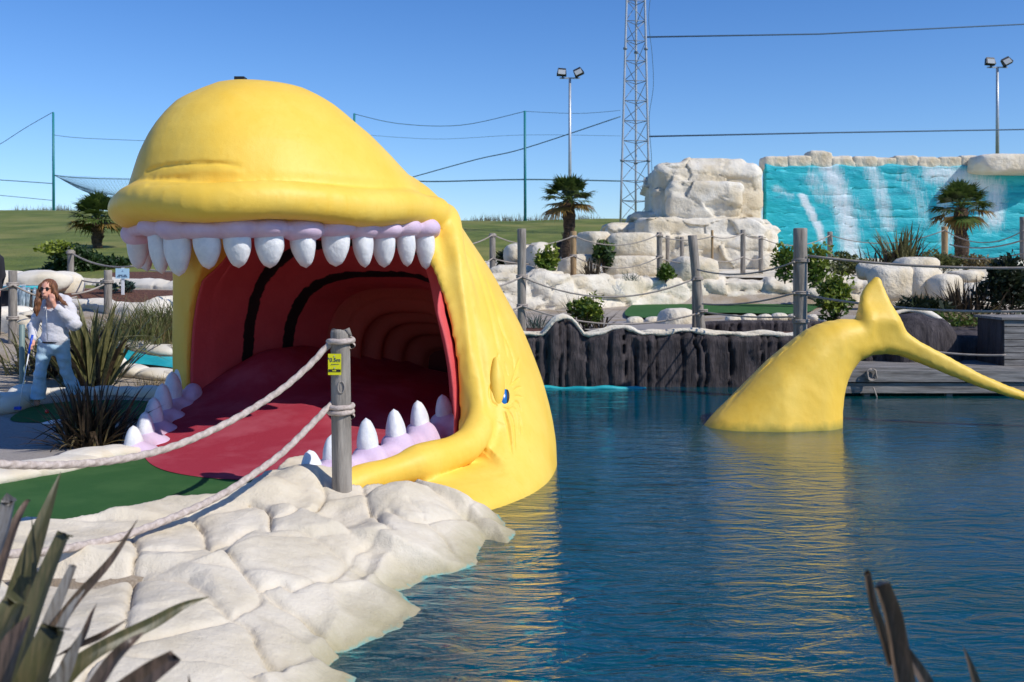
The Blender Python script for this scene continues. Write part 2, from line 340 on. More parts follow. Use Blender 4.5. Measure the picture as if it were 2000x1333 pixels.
# ------------------------------------------------------------------ implicit surfaces (surface nets)
class Field:
    def __init__(s, lo, hi, h):
        s.lo = np.array(lo, float); s.h = h; s.n = (np.ceil((np.array(hi) - s.lo) / h)).astype(int) + 1
        s.f = np.full(tuple(s.n), 9.0, np.float32)
    def blk(s, lo, hi):
        a = np.clip(np.floor((np.array(lo) - s.lo) / s.h).astype(int), 0, s.n - 1); b = np.clip(np.ceil((np.array(hi) - s.lo) / s.h).astype(int) + 1, 1, s.n)
        ax = [(s.lo[i] + s.h * np.arange(a[i], b[i])).astype(np.float32) for i in range(3)]
        return tuple(slice(a[i], b[i]) for i in range(3)), np.meshgrid(*ax, indexing='ij')
    def put(s, sl, d, k, sub=False):
        if d.size == 0: return
        f = s.f[sl]
        if sub:
            d = -d; h = np.clip(.5 - .5 * (d - f) / k, 0, 1) if False else np.clip(.5 + .5 * (d - f) / k, 0, 1); s.f[sl] = f + (d - f) * h + k * h * (1 - h)
        else:
            h = np.clip(.5 + .5 * (f - d) / k, 0, 1); s.f[sl] = f + (d - f) * h - k * h * (1 - h)
    def cone(s, a, b, ra, rb, k=.02, sub=False, sq=(1, 1, 1)):
        a, b = np.array(a, float), np.array(b, float); m = max(ra, rb) / min(sq) + k * 2 + s.h * 2
        sl, (X, Y, Z) = s.blk(np.minimum(a, b) - m, np.maximum(a, b) + m)
        q = np.array(sq, float); A, B = a * q, b * q; ab = B - A; L = max((ab ** 2).sum(), 1e-9)
        x, y, z = X * q[0] - A[0], Y * q[1] - A[1], Z * q[2] - A[2]
        t = np.clip((x * ab[0] + y * ab[1] + z * ab[2]) / L, 0, 1)
        d = np.sqrt((x - t * ab[0]) ** 2 + (y - t * ab[1]) ** 2 + (z - t * ab[2]) ** 2) - (ra + (rb - ra) * t); s.put(sl, d, k, sub)
    def chain(s, pts, r, k=.02, sub=False, sq=(1, 1, 1)):
        rr = r if isinstance(r, (list, tuple)) else [r] * len(pts)
        for i in range(len(pts) - 1): s.cone(pts[i], pts[i + 1], rr[i], rr[i + 1], k, sub, sq)
    def ell(s, c, r, k=.02, sub=False, rot=None):
        c, r = np.array(c, float), np.array(r, float); m = r.max() + k * 2 + s.h * 2
        sl, (X, Y, Z) = s.blk(c - m, c + m); x, y, z = X - c[0], Y - c[1], Z - c[2]
        if rot is not None:
            Q = np.array(rot.transposed()); x, y, z = [Q[i][0] * x + Q[i][1] * y + Q[i][2] * z for i in range(3)]
        q = np.sqrt((x / r[0]) ** 2 + (y / r[1]) ** 2 + (z / r[2]) ** 2); d = (q - 1) * r.min(); s.put(sl, d, k, sub)
    def net(s):
        f = s.f; ins = f < 0; nx, ny, nz = f.shape
        cnt = np.zeros((nx - 1, ny - 1, nz - 1), np.int8); acc = np.zeros((nx - 1, ny - 1, nz - 1, 3), np.float32)
        for ax in range(3):
            o = [i for i in range(3) if i != ax]
            lo = [slice(None)] * 3; hi = [slice(None)] * 3; lo[ax] = slice(0, -1); hi[ax] = slice(1, None)
            A, B = f[tuple(lo)], f[tuple(hi)]; cr = (A < 0) != (B < 0)
            den = np.where(cr, A - B, 1); t = np.where(cr, A / den, 0)
            for da in (0, 1):
                for db in (0, 1):
                    sl = [slice(None)] * 3; sl[o[0]] = slice(da, da + f.shape[o[0]] - 1); sl[o[1]] = slice(db, db + f.shape[o[1]] - 1)
                    c = cr[tuple(sl)]; cnt += c; acc[..., ax] += np.where(c, t[tuple(sl)], 0); acc[..., o[0]] += c * da; acc[..., o[1]] += c * db
        act = cnt > 0; idx = np.full(act.shape, -1, np.int64); idx[act] = np.arange(act.sum())
        ii = np.argwhere(act); v = s.lo + s.h * (ii + acc[act] / cnt[act][:, None])
        quads = []
        for ax in range(3):
            lo = [slice(None)] * 3; hi = [slice(None)] * 3; lo[ax] = slice(0, -1); hi[ax] = slice(1, None)
            a_in = ins[tuple(lo)]; b_in = ins[tuple(hi)]
            e = np.argwhere(a_in != b_in); u, w = (ax + 1) % 3, (ax + 2) % 3
            ok = (e[:, u] > 0) & (e[:, w] > 0) & (e[:, u] < f.shape[u] - 1) & (e[:, w] < f.shape[w] - 1); e = e[ok]
            fw = a_in[tuple(e.T)]
            def cell(du, dw):
                c = e.copy(); c[:, u] += du; c[:, w] += dw; return idx[tuple(c.T)]
            q = np.stack([cell(-1, -1), cell(0, -1), cell(0, 0), cell(-1, 0)], 1); q[~fw] = q[~fw][:, ::-1]; quads.append(q)
        q = np.concatenate(quads); q = q[(q >= 0).all(1)]
        return v, q
    def build(s, name, m, parent=None, sub=0, post=None):
        v, q = s.net()
        if post is not None: v = post(v)
        me = qmesh(name, v, q); o = link(name, me, m, parent)
        if sub: md = o.modifiers.new('smooth', 'SUBSURF'); md.levels = md.render_levels = sub
        return o

# ------------------------------------------------------------------ terrain
WL = -.30   # water level
HL = ((-50, 0), (12.6, 0), (14, .10), (15, .22), (17, .62), (20, 1.15), (24, 1.5), (30, 2.2), (50, 4.2), (64, 5.35), (72, 5.55), (90, 5.3), (4000, 4.6))
HR = ((-50, 0), (10, 0), (16.8, .50), (20, .56), (29.8, .60), (30.6, 1.35), (37, 1.65), (40, 2.1), (50, 3.3), (64, 4.75), (72, 4.95), (90, 4.8), (4000, 4.6))
POOL = [(-.92, 4.98), (-.61, 5.95), (-.3, 6.9), (-.08, 7.66), (-.3, 8.3), (-1.2, 10.5), (-1.2, 16.8), (4.0, 16.95), (20, 16.95), (20, 1.8), (.4, 1.8), (-.9, 3.4)]
def H(x, y):
    x = np.asarray(x, float); y = np.asarray(y, float)
    a = np.interp(y, *zip(*HL)); b = np.interp(y, *zip(*HR)); w = smooth(-.30, -.12, x / np.maximum(y, 1))
    return a * (1 - w) + b * w
def ground():
    xs = np.unique(np.concatenate([np.arange(-9, 21.01, .25), np.geomspace(21, 1500, 26), -np.geomspace(9, 1500, 30)])); ys = np.unique(np.concatenate([np.arange(-3, 20, .25), np.arange(20, 76, .8), np.geomspace(76, 4000, 22), [-6, -20, -80, -400]]))
    X, Y = np.meshgrid(xs, ys, indexing='ij'); z = H(X, Y) - .02 + .04 * fbm(X * .5, Y * .5, 0, 3) * smooth(18, 30, Y)
    z = z + .12 * fbm(X * .12, Y * .12, 0, 3, 5) * smooth(32, 50, Y)
    pts = np.stack([X.ravel(), Y.ravel()], 1); line = np.array(POOL + [POOL[0]], float); d, _ = dist_polyline(pts, line); ins = inpoly(X.ravel(), Y.ravel(), POOL)
    dd = np.where(ins, d, -d).reshape(X.shape)
    z = np.where(dd > -.25, np.minimum(z, -.42), z); z = np.where(dd > -.05, -.45 - .7 * smooth(.2, 1.8, dd), z)
    z = np.where((dd > -1.2) & (dd <= -.05) & (X < 0) & (Y > 3) & (Y < 8.5), np.minimum(z, -.45), z)
    # keep soil below the moulded rock bank
    nx, ny = X.shape; v = np.stack([X, Y, z], -1).reshape(-1, 3); i = np.arange(nx - 1)[:, None] * ny + np.arange(ny - 1)[None]
    q = np.stack([i, i + ny, i + ny + 1, i + 1], -1).reshape(-1, 4)
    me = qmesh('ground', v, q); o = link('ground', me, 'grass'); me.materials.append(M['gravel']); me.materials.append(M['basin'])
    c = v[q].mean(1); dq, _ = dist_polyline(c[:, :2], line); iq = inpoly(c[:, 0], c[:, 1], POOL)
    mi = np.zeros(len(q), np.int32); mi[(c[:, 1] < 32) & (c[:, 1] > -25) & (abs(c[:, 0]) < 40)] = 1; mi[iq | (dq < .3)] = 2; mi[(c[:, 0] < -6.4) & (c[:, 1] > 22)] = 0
    me.polygons.foreach_set('material_index', mi); tag(o, kind='structure'); return o
ground()
def drape(name, poly, m, dz=.004, step=.35, hf=H, kind='structure', smoothn=6):
    pl = catmull(poly, smoothn, True)[:, :2]
    x0, y0 = pl.min(0); x1, y1 = pl.max(0); gx, gy = np.meshgrid(np.arange(x0, x1, step), np.arange(y0, y1, step)); gx, gy = gx.ravel(), gy.ravel()
    k = inpoly(gx, gy, pl); g = np.stack([gx[k], gy[k]], 1)
    if len(g): d, _ = dist_polyline(g, np.vstack([pl, pl[:1]])); g = g[d > step * .3]
    pts = [Vector(p) for p in np.vstack([pl, g]) if True]; n = len(pl)
    r = delaunay_2d_cdt(pts, [(i, (i + 1) % n) for i in range(n)], [], 1, 1e-5)
    vs = np.array([tuple(p) for p in r[0]]); z = hf(vs[:, 0], vs[:, 1]) + dz
    o = link(name, mesh(name, np.column_stack([vs, z]), r[2]), m)
    if kind: tag(o, kind=kind)
    return o
wv = [(-3.2, 1.8), (20, 1.8), (20, 17.1), (-1.6, 17.1), (-1.6, 10), (-3.2, 8)]
wm = MB(); wm.add([(x, y, WL) for x, y in wv], [tuple(range(6))]); tag(wm.build('water', 'water', smooth=False), kind='structure')

# ground coverings near the whale (z = 0 plateau)
g2 = lambda px, py, z=0: tuple(G(px, py, z))[:2]
MATLINE = [(0, 1086), (60, 1062), (120, 1050), (190, 1043), (250, 1034), (330, 1004), (385, 1002), (440, 992), (490, 985), (520, 955), (560, 928), (600, 918), (640, 930), (680, 942)]
drape('green_mat', [g2(*p) for p in MATLINE] + [(-1.5, 8.9), (-2.4, 9.6), (-3.5, 9.6), g2(150, 905), g2(0, 935), (-5.6, 8.0), (-4.6, 5.5)], 'turf', .006, smoothn=4)
drape('grey_path', [(-5.2, 8.4), g2(0, 932), g2(110, 903), g2(170, 884), g2(215, 850), g2(190, 822), g2(60, 825), g2(0, 815), (-7.0, 12.2), (-7.6, 9.6)], 'path', .008, smoothn=4)
drape('putting_green', [g2(20, 823), g2(100, 828), g2(200, 822), g2(300, 818), g2(335, 800), g2(280, 787), g2(160, 787), g2(70, 795)], 'turf', .015)

# ------------------------------------------------------------------ moulded white rock bank in the foreground
SHORE = np.array([g2(x, y, WL) for x, y in ((958, 1003), (978, 1022), (972, 1042), (930, 1080), (880, 1108), (835, 1138), (800, 1158), (797, 1192), (745, 1232), (690, 1278), (640, 1333), (570, 1430), (500, 1600), (440, 1900))] + [(-1.0, 2.3)])
EDGE = np.array([g2(*p) for p in MATLINE]); ROOT = np.array([(-1.28, 7.75), (-.9, 8.0), (-.3, 8.25)])
BANKPOLY = np.vstack([EDGE, ROOT, SHORE, [(-2.4, 2.3), (-4.6, 3.2), (-4.4, 5.2)]])
def bank_base(x, y):
    p = np.stack([np.ravel(x), np.ravel(y)], 1); d, _ = dist_polyline(p, SHORE)
    ds = np.where(inpoly(p[:, 0], p[:, 1], np.vstack([SHORE, [(-9, 2.0), (-9, 9.5), (-.2, 9.5)]])), d, -d)
    de, _ = dist_polyline(p, EDGE); ie = inpoly(p[:, 0], p[:, 1], BANKPOLY) | (ds < 0)
    z = np.where(ds > 0, WL + .355 * (1 - np.exp(-ds / .50)), WL + ds * .42 - .0)
    z = z + .075 * np.exp(-(de / .25) ** 2) * (ds > 0) * (.5 + .5 * smooth(-3.0, -2.0, p[:, 0]))
    gb = lambda px, D, a, sx, sy: a * np.exp(-((p[:, 0] - (px - 1000) / FPX * D) / sx) ** 2 - ((p[:, 1] - D) / sy) ** 2)
    z = z + gb(800, 7.45, .10, .35, .3) + gb(590, 7.75, .13, .16, .22) + gb(545, 7.35, .08, .15, .16) + gb(890, 7.5, .03, .2, .2)
    out = ~ie; z = np.where(out, z - np.clip(de, 0, .25) * 1.6, z)
    return z.reshape(np.shape(x))
def rayto(px, py, hf, z=0.0):
    for _ in range(14): g = G(px, py, z); z = .5 * z + .5 * float(hf(np.array([g.x]), np.array([g.y]))[0])
    return (g.x, g.y)
CR = [[(67, 1069), (73, 1107), (60, 1150)], [(255, 1045), (270, 1076), (262, 1097), (259, 1111)], [(270, 1083), (315, 1083), (367, 1079), (402, 1071)],
      [(378, 1010), (395, 1034), (402, 1055), (406, 1071)], [(413, 1072), (444, 1090), (465, 1111), (497, 1146), (525, 1148), (546, 1142), (570, 1153)],
      [(416, 1071), (455, 1051), (490, 1036), (528, 1039)], [(486, 980), (518, 1002), (527, 1020), (528, 1039)], [(528, 1018), (560, 1015), (591, 1001), (630, 985), (636, 962), (622, 932)],
      [(262, 1111), (304, 1121), (364, 1127)], [(364, 1127), (399, 1153), (420, 1174), (451, 1207)], [(261, 1114), (252, 1177), (241, 1237), (245, 1265)],
      [(451, 1207), (490, 1184), (507, 1167), (498, 1146)], [(451, 1207), (483, 1223), (504, 1272), (546, 1331)], [(245, 1265), (350, 1233), (451, 1207)],
      [(497, 1146), (546, 1177), (584, 1198), (620, 1226), (665, 1258), (700, 1272)], [(650, 1075), (680, 1100), (612, 1135), (574, 1153)],
      [(528, 1039), (600, 1045), (650, 1075)], [(687, 956), (716, 972), (735, 998), (739, 1027), (758, 1053)], [(800, 972), (812, 985), (825, 1000)],
      [(761, 995), (793, 1024), (826, 1027), (858, 1014)], [(826, 1017), (845, 1037), (868, 1059), (880, 1090)], [(0, 1118), (73, 1107)], [(680, 1100), (760, 1130), (795, 1150)],
      [(758, 1053), (700, 1070), (680, 1100)], [(245, 1265), (180, 1300), (150, 1340)], [(73, 1107), (160, 1125), (259, 1111)], [(858, 1014), (900, 1000), (930, 990)]]
DEPTH = [1, 1.2, .8, 1.3, 1.3, .8, 1.2, .9, .8, .7, 1.2, .6, .8, .6, 1, .5, .4, .8, .2, .6, .6, 1, .35, .4, .8, .8, .4]
def bank():
    h = .0145; xs = np.arange(-4.2, .35, h); ys = np.arange(2.5, 8.6, h * 1.15); X, Y = np.meshgrid(xs, ys, indexing='ij')
    p = np.stack([X.ravel(), Y.ravel()], 1); z = bank_base(X, Y).ravel()
    wob = .03 * np.stack([fbm(p[:, 0] * 3, p[:, 1] * 3, 0, 3, 3), fbm(p[:, 0] * 3, p[:, 1] * 3, 7, 3, 9)], 1); pw = p + wob
    dm = np.full(len(p), 9.0); groove = np.zeros(len(p))
    for c, k in zip(CR, DEPTH):
        L = np.array([rayto(a, b, bank_base) for a, b in c]); L = catmull(L, 4)
        d, _ = dist_polyline(pw, L); dm = np.minimum(dm, d / max(k, .5)); kk = k * (.55 + .6 * np.clip(fbm(p[:, 0] * 2.5, p[:, 1] * 2.5, k, 2, 77) + .4, 0, 1)); groove = np.maximum(groove, kk * np.exp(-(d / .017) ** 2)); groove = np.maximum(groove, .35 * kk * np.exp(-(d / .035) ** 2))
    ins = inpoly(p[:, 0], p[:, 1], BANKPOLY)
    z = z + .018 * (1 - np.exp(-dm / .05)) - .042 * groove - .006
    sdv = NR.uniform((-4.5, 2.3), (.5, 8.8), (60, 2)); ci, _, ce = voronoi(pw * (1, 1.2), sdv * (1, 1.2)); lc = pw - sdv[ci]; ti = NR.normal(0, .085, (60, 2))[ci]; z += (lc * ti).sum(1) * np.clip(ce / .12, 0, 1)
    z += .028 * fbm(p[:, 0] * 1.9, p[:, 1] * 1.9, 0, 3, 21) + .012 * np.abs(fbm(p[:, 0] * 5, p[:, 1] * 5, 0, 4, 31)) + .003 * fbm(p[:, 0] * 22, p[:, 1] * 22, 0, 3, 41)
    nx, ny = X.shape; v = np.column_stack([p, z]); i = np.arange(nx - 1)[:, None] * ny + np.arange(ny - 1)[None]; q = np.stack([i, i + ny, i + ny + 1, i + 1], -1).reshape(-1, 4)
    c = v[q].mean(1); keep = ~((c[:, 2] < -.95)) & ~((c[:, 2] < -.13) & (dist_polyline(c[:, :2], EDGE)[0] < .6) & ~inpoly(c[:, 0], c[:, 1], BANKPOLY))
    q = q[keep]; u, inv = np.unique(q, return_inverse=True); q = inv.reshape(-1, 4); v = v[u]
    me = qmesh('rock_bank', v, q); o = link('rock_bank', me, None); m, nt, bs, tc = new_mat('bank_rock'); vec = tc.outputs['Object']
    n = noise_node(nt, vec, 2.0, 7, .65); r = ramp(nt, n.outputs[0], [(.35, srgb(208, 195, 170)), (.65, srgb(226, 215, 195))])
    at = _n(nt, "ShaderNodeAttribute"); at.attribute_name = 'crack'; nn = noise_node(nt, vec, 14, 5, .7); mm = _n(nt, "ShaderNodeMath", operation='MULTIPLY'); nt.links.new(at.outputs['Fac'], mm.inputs[0]); nt.links.new(nn.outputs[0], mm.inputs[1])
    r2 = ramp(nt, mm.outputs[0], [(.32, (0, 0, 0, 1)), (.7, (1, 1, 1, 1))]); col = mixc(nt, r2.outputs[0], r.outputs[0], srgb(134, 112, 80))
    sp = noise_node(nt, vec, 45, 3, .8); r3 = ramp(nt, sp.outputs[0], [(.70, (0, 0, 0, 1)), (.76, (1, 1, 1, 1))]); col = mixc(nt, r3.outputs[0], col, srgb(196, 184, 160))
    sx = _n(nt, "ShaderNodeSeparateXYZ"); nt.links.new(vec, sx.inputs[0]); ns = noise_node(nt, vec, 3.5, 6, .7); ad = _n(nt, "ShaderNodeMath", operation='MULTIPLY_ADD'); nt.links.new(ns.outputs[0], ad.inputs[0]); ad.inputs[1].default_value = -.16; nt.links.new(sx.outputs[2], ad.inputs[2])
    mr = _n(nt, "ShaderNodeMapRange"); nt.links.new(ad.outputs[0], mr.inputs[0]); mr.inputs[1].default_value = -.40; mr.inputs[2].default_value = -.22; mr.inputs[3].default_value = 1; mr.inputs[4].default_value = 0
    col = mixc(nt, mr.outputs[0], col, srgb(160, 150, 112))       # damp algae tide mark
    mr = _n(nt, "ShaderNodeMapRange"); nt.links.new(ad.outputs[0], mr.inputs[0]); mr.inputs[1].default_value = -.41; mr.inputs[2].default_value = -.37; mr.inputs[3].default_value = 1; mr.inputs[4].default_value = 0
    col = mixc(nt, mr.outputs[0], col, (.01, .52, .54))        # turquoise pool paint below the water line
    nt.links.new(col, bs.inputs['Base Color']); bs.inputs['Roughness'].default_value = .85; bs.inputs['Specular IOR Level'].default_value = .2
    a = noise_node(nt, vec, 7, 6, .65); pv = bump(nt, bs, a.outputs[0], .55, .035); a = noise_node(nt, vec, 50, 6, .7); bump(nt, bs, a.outputs[0], .6, .008, pv)
    me.materials.append(m); at = me.attributes.new('crack', 'FLOAT', 'POINT'); at.data.foreach_set('value', np.clip(groove, 0, 1)[u].astype(np.float32))
    tag(o, 'large cracked white moulded rock bank sloping into the pool in front of the whale', 'rock')
    return v
bank()

# ------------------------------------------------------------------ rocks
def rock_mesh(size, seed, sub=3, planes=10, p=3.2, rough=.05):
    bm = bmesh.new(); bmesh.ops.create_icosphere(bm, subdivisions=sub, radius=1); v = np.array([x.co[:] for x in bm.verts]); rs = np.random.RandomState(seed)
    n = (np.abs(v) ** p).sum(1) ** (1 / p); v = v / n[:, None]
    for _ in range(planes):
        d = rs.normal(size=3); d /= np.linalg.norm(d); c = rs.uniform(.80, 1.0) * (np.abs(d) ** (p / (p - 1))).sum() ** ((p - 1) / p); e = v @ d - c; k = e > 0; v[k] -= e[k][:, None] * d * .92
    v += rough * np.stack([fbm(v[:, 0] * 2 + seed, v[:, 1] * 2, v[:, 2] * 2 + i * 9, 4, seed) for i in range(3)], 1)
    v *= np.array(size) / 2
    for x, c in zip(bm.verts, v): x.co = c
    me = bpy.data.meshes.new('rock'); bm.to_mesh(me); bm.free(); return me
def rock(name, c, size, label, seed, rz=0, m='rock_far', group=None, cat='rock', sub=3, **kw):
    me = rock_mesh(size, seed, sub, **kw); o = link(name, me, m); o.location = c; o.rotation_euler = (0, 0, rz); return tag(o, label, cat, group)
def row(name, pts, label, group, m='rock_far', seed=1, w=.5, hgt=.2, jit=.15, flat=4):
    """a row of stones along (x, y) points at ground height; ordinal labels"""
    for i, q in enumerate(pts):
        x, y, z = q[:3]; k = q[3] if len(q) > 3 else w; a = math.atan2(pts[min(i + 1, len(pts) - 1)][1] - pts[max(i - 1, 0)][1], pts[min(i + 1, len(pts) - 1)][0] - pts[max(i - 1, 0)][0])
        rock(name, (x, y, z + hgt * .18), (k * rnd.uniform(.95, 1.08), k * .62 * rnd.uniform(.9, 1.1), hgt * rnd.uniform(.85, 1.2)), label % ORD[i], seed + i, a + rnd.uniform(-jit, jit), m, group, 'stone', 3, planes=4, p=2.5)
ORD = ['first', 'second', 'third', 'fourth', 'fifth', 'sixth', 'seventh', 'eighth', 'ninth', 'tenth', 'eleventh', 'twelfth', 'thirteenth', 'fourteenth', 'fifteenth', 'sixteenth', 'seventeenth', 'eighteenth', 'nineteenth', 'twentieth']
def rock_wall(name, path, zb, top, label, seed, cell=(.8, .5), thick=.5, relief=.12, h=.07, m='rock_far', cat='rock wall', group=None, hf=None, lean=.12):
    """moulded stone wall: front face, rounded top and back swept along the path; top = function(s) or number"""
    P2 = catmull(path, 10) if len(path) > 2 else np.array([np.array(path[0]) + (np.array(path[1]) - np.array(path[0])) * t for t in np.linspace(0, 1, 20)])
    seg = np.sqrt((np.diff(P2, axis=0) ** 2).sum(1)); cum = np.concatenate([[0], np.cumsum(seg)]); L = cum[-1]; ns = max(int(L / h), 6); s = np.linspace(0, L, ns)
    px = np.interp(s, cum, P2[:, 0]); py = np.interp(s, cum, P2[:, 1]); tx, ty = np.gradient(px, s), np.gradient(py, s); q = np.hypot(tx, ty); tx, ty = tx / q, ty / q
    nx_, ny_ = ty, -tx                                     # front normal (path runs left to right, front faces the camera)
    zt = np.array([top(a / L) if callable(top) else top for a in s]); zt = zt + .06 * fbm(s * 1.3, s * 0, 0, 3, seed)
    nf = max(int((zt.max() - zb) / h), 4); nt_ = max(int(thick / h), 4)
    rows = []
    for j in range(nf + nt_ + 3):
        if j <= nf: w = j / nf; z = zb + (zt - zb) * w; o = -lean * w * np.minimum(zt - zb, 1) - .12 * max(0, w - .85) ** 2 / .0225
        elif j <= nf + nt_: w = (j - nf) / nt_; z = zt + .05 * math.sin(PI * w); o = -lean * np.minimum(zt - zb, 1) - .12 - thick * w
        else: w = j - nf - nt_; z = zt - (zt - zb) * w / 2; o = -lean * np.minimum(zt - zb, 1) - .12 - thick - .02 * w
        rows.append(np.stack([px + nx_ * o, py + ny_ * o, z + 0 * s, s, (zt * 0 + j * h) if j > nf else z], 1))
    A = np.stack(rows); sv = A[..., 3:].reshape(-1, 2); rs = np.random.RandomState(seed)
    vr = sv[:, 1].max() - zb + .3; nc = int((L + 1) * vr / (cell[0] * cell[1])); sd = np.stack([rs.uniform(-.5, L + .5, nc), rs.uniform(zb - .2, zb + vr, nc)], 1)
    sc = np.array([1 / cell[0], 1 / cell[1]]); wob = .16 * np.stack([fbm(sv[:, 0] * 1.5, sv[:, 1] * 1.5, 0, 3, seed), fbm(sv[:, 0] * 1.5, sv[:, 1] * 1.5, 5, 3, seed)], 1)
    i1, f1, e = voronoi((sv + wob * np.array(cell)) * sc, sd * sc)
    off = rs.uniform(-.5, .6, nc)[i1] * relief; gx, gy = rs.normal(size=nc)[i1] * .5, rs.normal(size=nc)[i1] * .5; loc = (sv - sd[i1]) * sc
    off = off + relief * .55 * (loc[:, 0] * gx + loc[:, 1] * gy) - relief * .75 * np.exp(-(e / .07) ** 2) + relief * .5 * fbm(sv[:, 0] * 1.1, sv[:, 1] * 1.1, 3, 4, seed + 3) + relief * .22 * fbm(sv[:, 0] * 5, sv[:, 1] * 5, 3, 3, seed + 5)
    V = A[..., :3].reshape(-1, 3); J = A.shape[0]; nrm = np.tile(np.stack([nx_, ny_, 0 * nx_], 1), (J, 1)); jj = np.repeat(np.arange(J), ns); upk = np.clip((jj - nf + 2) / 3.0, 0, 1) * (jj <= nf + nt_)
    nrm = nrm * (1 - upk)[:, None] * (jj <= nf + nt_)[:, None]; nrm[:, 2] = upk
    V = V + nrm * off[:, None]
    if hf is not None: V[:, 2] += hf(V)
    i = np.arange(J - 1)[:, None] * ns + np.arange(ns - 1)[None]; Q = np.stack([i, i + 1, i + ns + 1, i + ns], -1).reshape(-1, 4)
    # close the ends
    e0 = [(0, 0)]
    me = qmesh(name, V, Q); bm = bmesh.new(); bm.from_mesh(me); bmesh.ops.holes_fill(bm, edges=[x for x in bm.edges if x.is_boundary], sides=0); bm.to_mesh(me); bm.free()
    o = link(name, me, m); return tag(o, label, cat, group)
# ------------------------------------------------------------------ the yellow whale head
WC = np.array([-1.9, 10.9])         # centre of the body slices
BODY = {   # height: outline of the slice (x, y), clockwise seen from above starting front-left
 -.75: [(-3.95, 9.1), (-2.6, 8.5), (-1.3, 8.0), (-.62, 8.0), (-.18, 8.35), (.24, 9.0), (.46, 9.8), (.52, 10.8), (.35, 12.2), (-.4, 13.6), (-1.9, 14.3), (-3.3, 13.4), (-4.05, 12.2), (-4.1, 10.5)],
 -.30: [(-3.95, 9.1), (-2.6, 8.5), (-1.32, 8.02), (-.66, 8.0), (-.20, 8.33), (.20, 9.0), (.41, 9.8), (.47, 10.8), (.32, 12.2), (-.4, 13.5), (-1.9, 14.2), (-3.3, 13.4), (-4.05, 12.2), (-4.1, 10.5)],
 -.10: [(-3.8, 11.0), (-2.6, 10.3), (-1.1, 9.0), (-.75, 8.4), (-.36, 8.55), (.12, 9.15), (.40, 9.95), (.46, 10.8), (.32, 12.2), (-.4, 13.5), (-1.9, 14.2), (-3.3, 13.3), (-4.0, 12.2), (-4.0, 11.5)],
 .10: [(-3.78, 11.28), (-2.6, 10.7), (-1.15, 10.0), (-.62, 9.45), (-.26, 9.15), (.14, 9.45), (.38, 10.1), (.43, 10.9), (.3, 12.2), (-.4, 13.5), (-1.9, 14.2), (-3.3, 13.2), (-3.88, 12.2), (-3.87, 11.62)],
 .45: [(-3.78, 11.28), (-2.6, 10.7), (-1.15, 10.05), (-.62, 9.55), (-.22, 9.45), (.12, 9.75), (.31, 10.3), (.34, 11.0), (.2, 12.2), (-.4, 13.4), (-1.9, 14.1), (-3.3, 13.1), (-3.88, 12.2), (-3.87, 11.62)],
 1.0: [(-3.78, 11.28), (-2.6, 10.7), (-1.2, 10.08), (-.68, 9.62), (-.32, 9.62), (-.03, 9.95), (.12, 10.45), (.13, 11.1), (.0, 12.1), (-.5, 13.2), (-1.9, 13.9), (-3.3, 13.0), (-3.88, 12.2), (-3.87, 11.62)],
 1.5: [(-3.78, 11.28), (-2.6, 10.72), (-1.25, 10.15), (-.80, 9.75), (-.50, 9.80), (-.25, 10.15), (-.13, 10.6), (-.14, 11.1), (-.35, 12.0), (-.8, 12.9), (-1.9, 13.6), (-3.3, 12.9), (-3.88, 12.2), (-3.87, 11.62)],
 2.0: [(-3.78, 11.28), (-2.6, 10.75), (-1.3, 10.2), (-.92, 9.95), (-.72, 10.0), (-.53, 10.3), (-.44, 10.65), (-.47, 11.1), (-.8, 11.9), (-1.2, 12.6), (-1.9, 13.2), (-3.2, 12.8), (-3.86, 12.1), (-3.87, 11.62)],
 2.5: [(-3.7, 11.1), (-2.6, 10.6), (-1.4, 10.2), (-1.1, 10.15), (-.93, 10.25), (-.83, 10.45), (-.80, 10.7), (-.85, 11.0), (-1.1, 11.7), (-1.5, 12.3), (-2.0, 12.7), (-3.1, 12.4), (-3.7, 11.9), (-3.8, 11.5)],
 2.9: [(-3.3, 11.0), (-2.5, 10.7), (-1.8, 10.5), (-1.6, 10.5), (-1.5, 10.6), (-1.4, 10.7), (-1.4, 10.8), (-1.4, 11.0), (-1.5, 11.5), (-1.7, 11.9), (-2.1, 12.2), (-2.9, 12.0), (-3.2, 11.7), (-3.4, 11.4)],
}
NT = 256; TH = np.linspace(-PI, PI, NT, endpoint=False)
def polar(pts, c):
    v = catmull([p for p in pts], 12, True) - c; a = np.arctan2(v[:, 1], v[:, 0]); r = np.hypot(v[:, 0], v[:, 1]); o = np.argsort(a); return np.interp(TH, a[o], r[o], period=2 * PI)
BZ = sorted(BODY); BR = np.array([polar(BODY[z], WC) for z in BZ])
def hermite(zk, Y, z):
    """smooth interpolation of the rows Y at heights zk"""
    zk = np.array(zk); d = np.diff(Y, axis=0) / np.diff(zk)[:, None]; m = np.vstack([d[:1], np.where(d[:-1] * d[1:] > 0, 2 * d[:-1] * d[1:] / np.where(d[:-1] + d[1:] == 0, 1, d[:-1] + d[1:]), 0), d[-1:]])
    z = np.clip(z, zk[0], zk[-1]); i = np.clip(np.searchsorted(zk, z) - 1, 0, len(zk) - 2); hh = (zk[i + 1] - zk[i]); t = ((z - zk[i]) / hh)[:, None]; hh = hh[:, None]
    return (2 * t ** 3 - 3 * t ** 2 + 1) * Y[i] + (t ** 3 - 2 * t ** 2 + t) * hh * m[i] + (-2 * t ** 3 + 3 * t ** 2) * Y[i + 1] + (t ** 3 - t ** 2) * hh * m[i + 1]
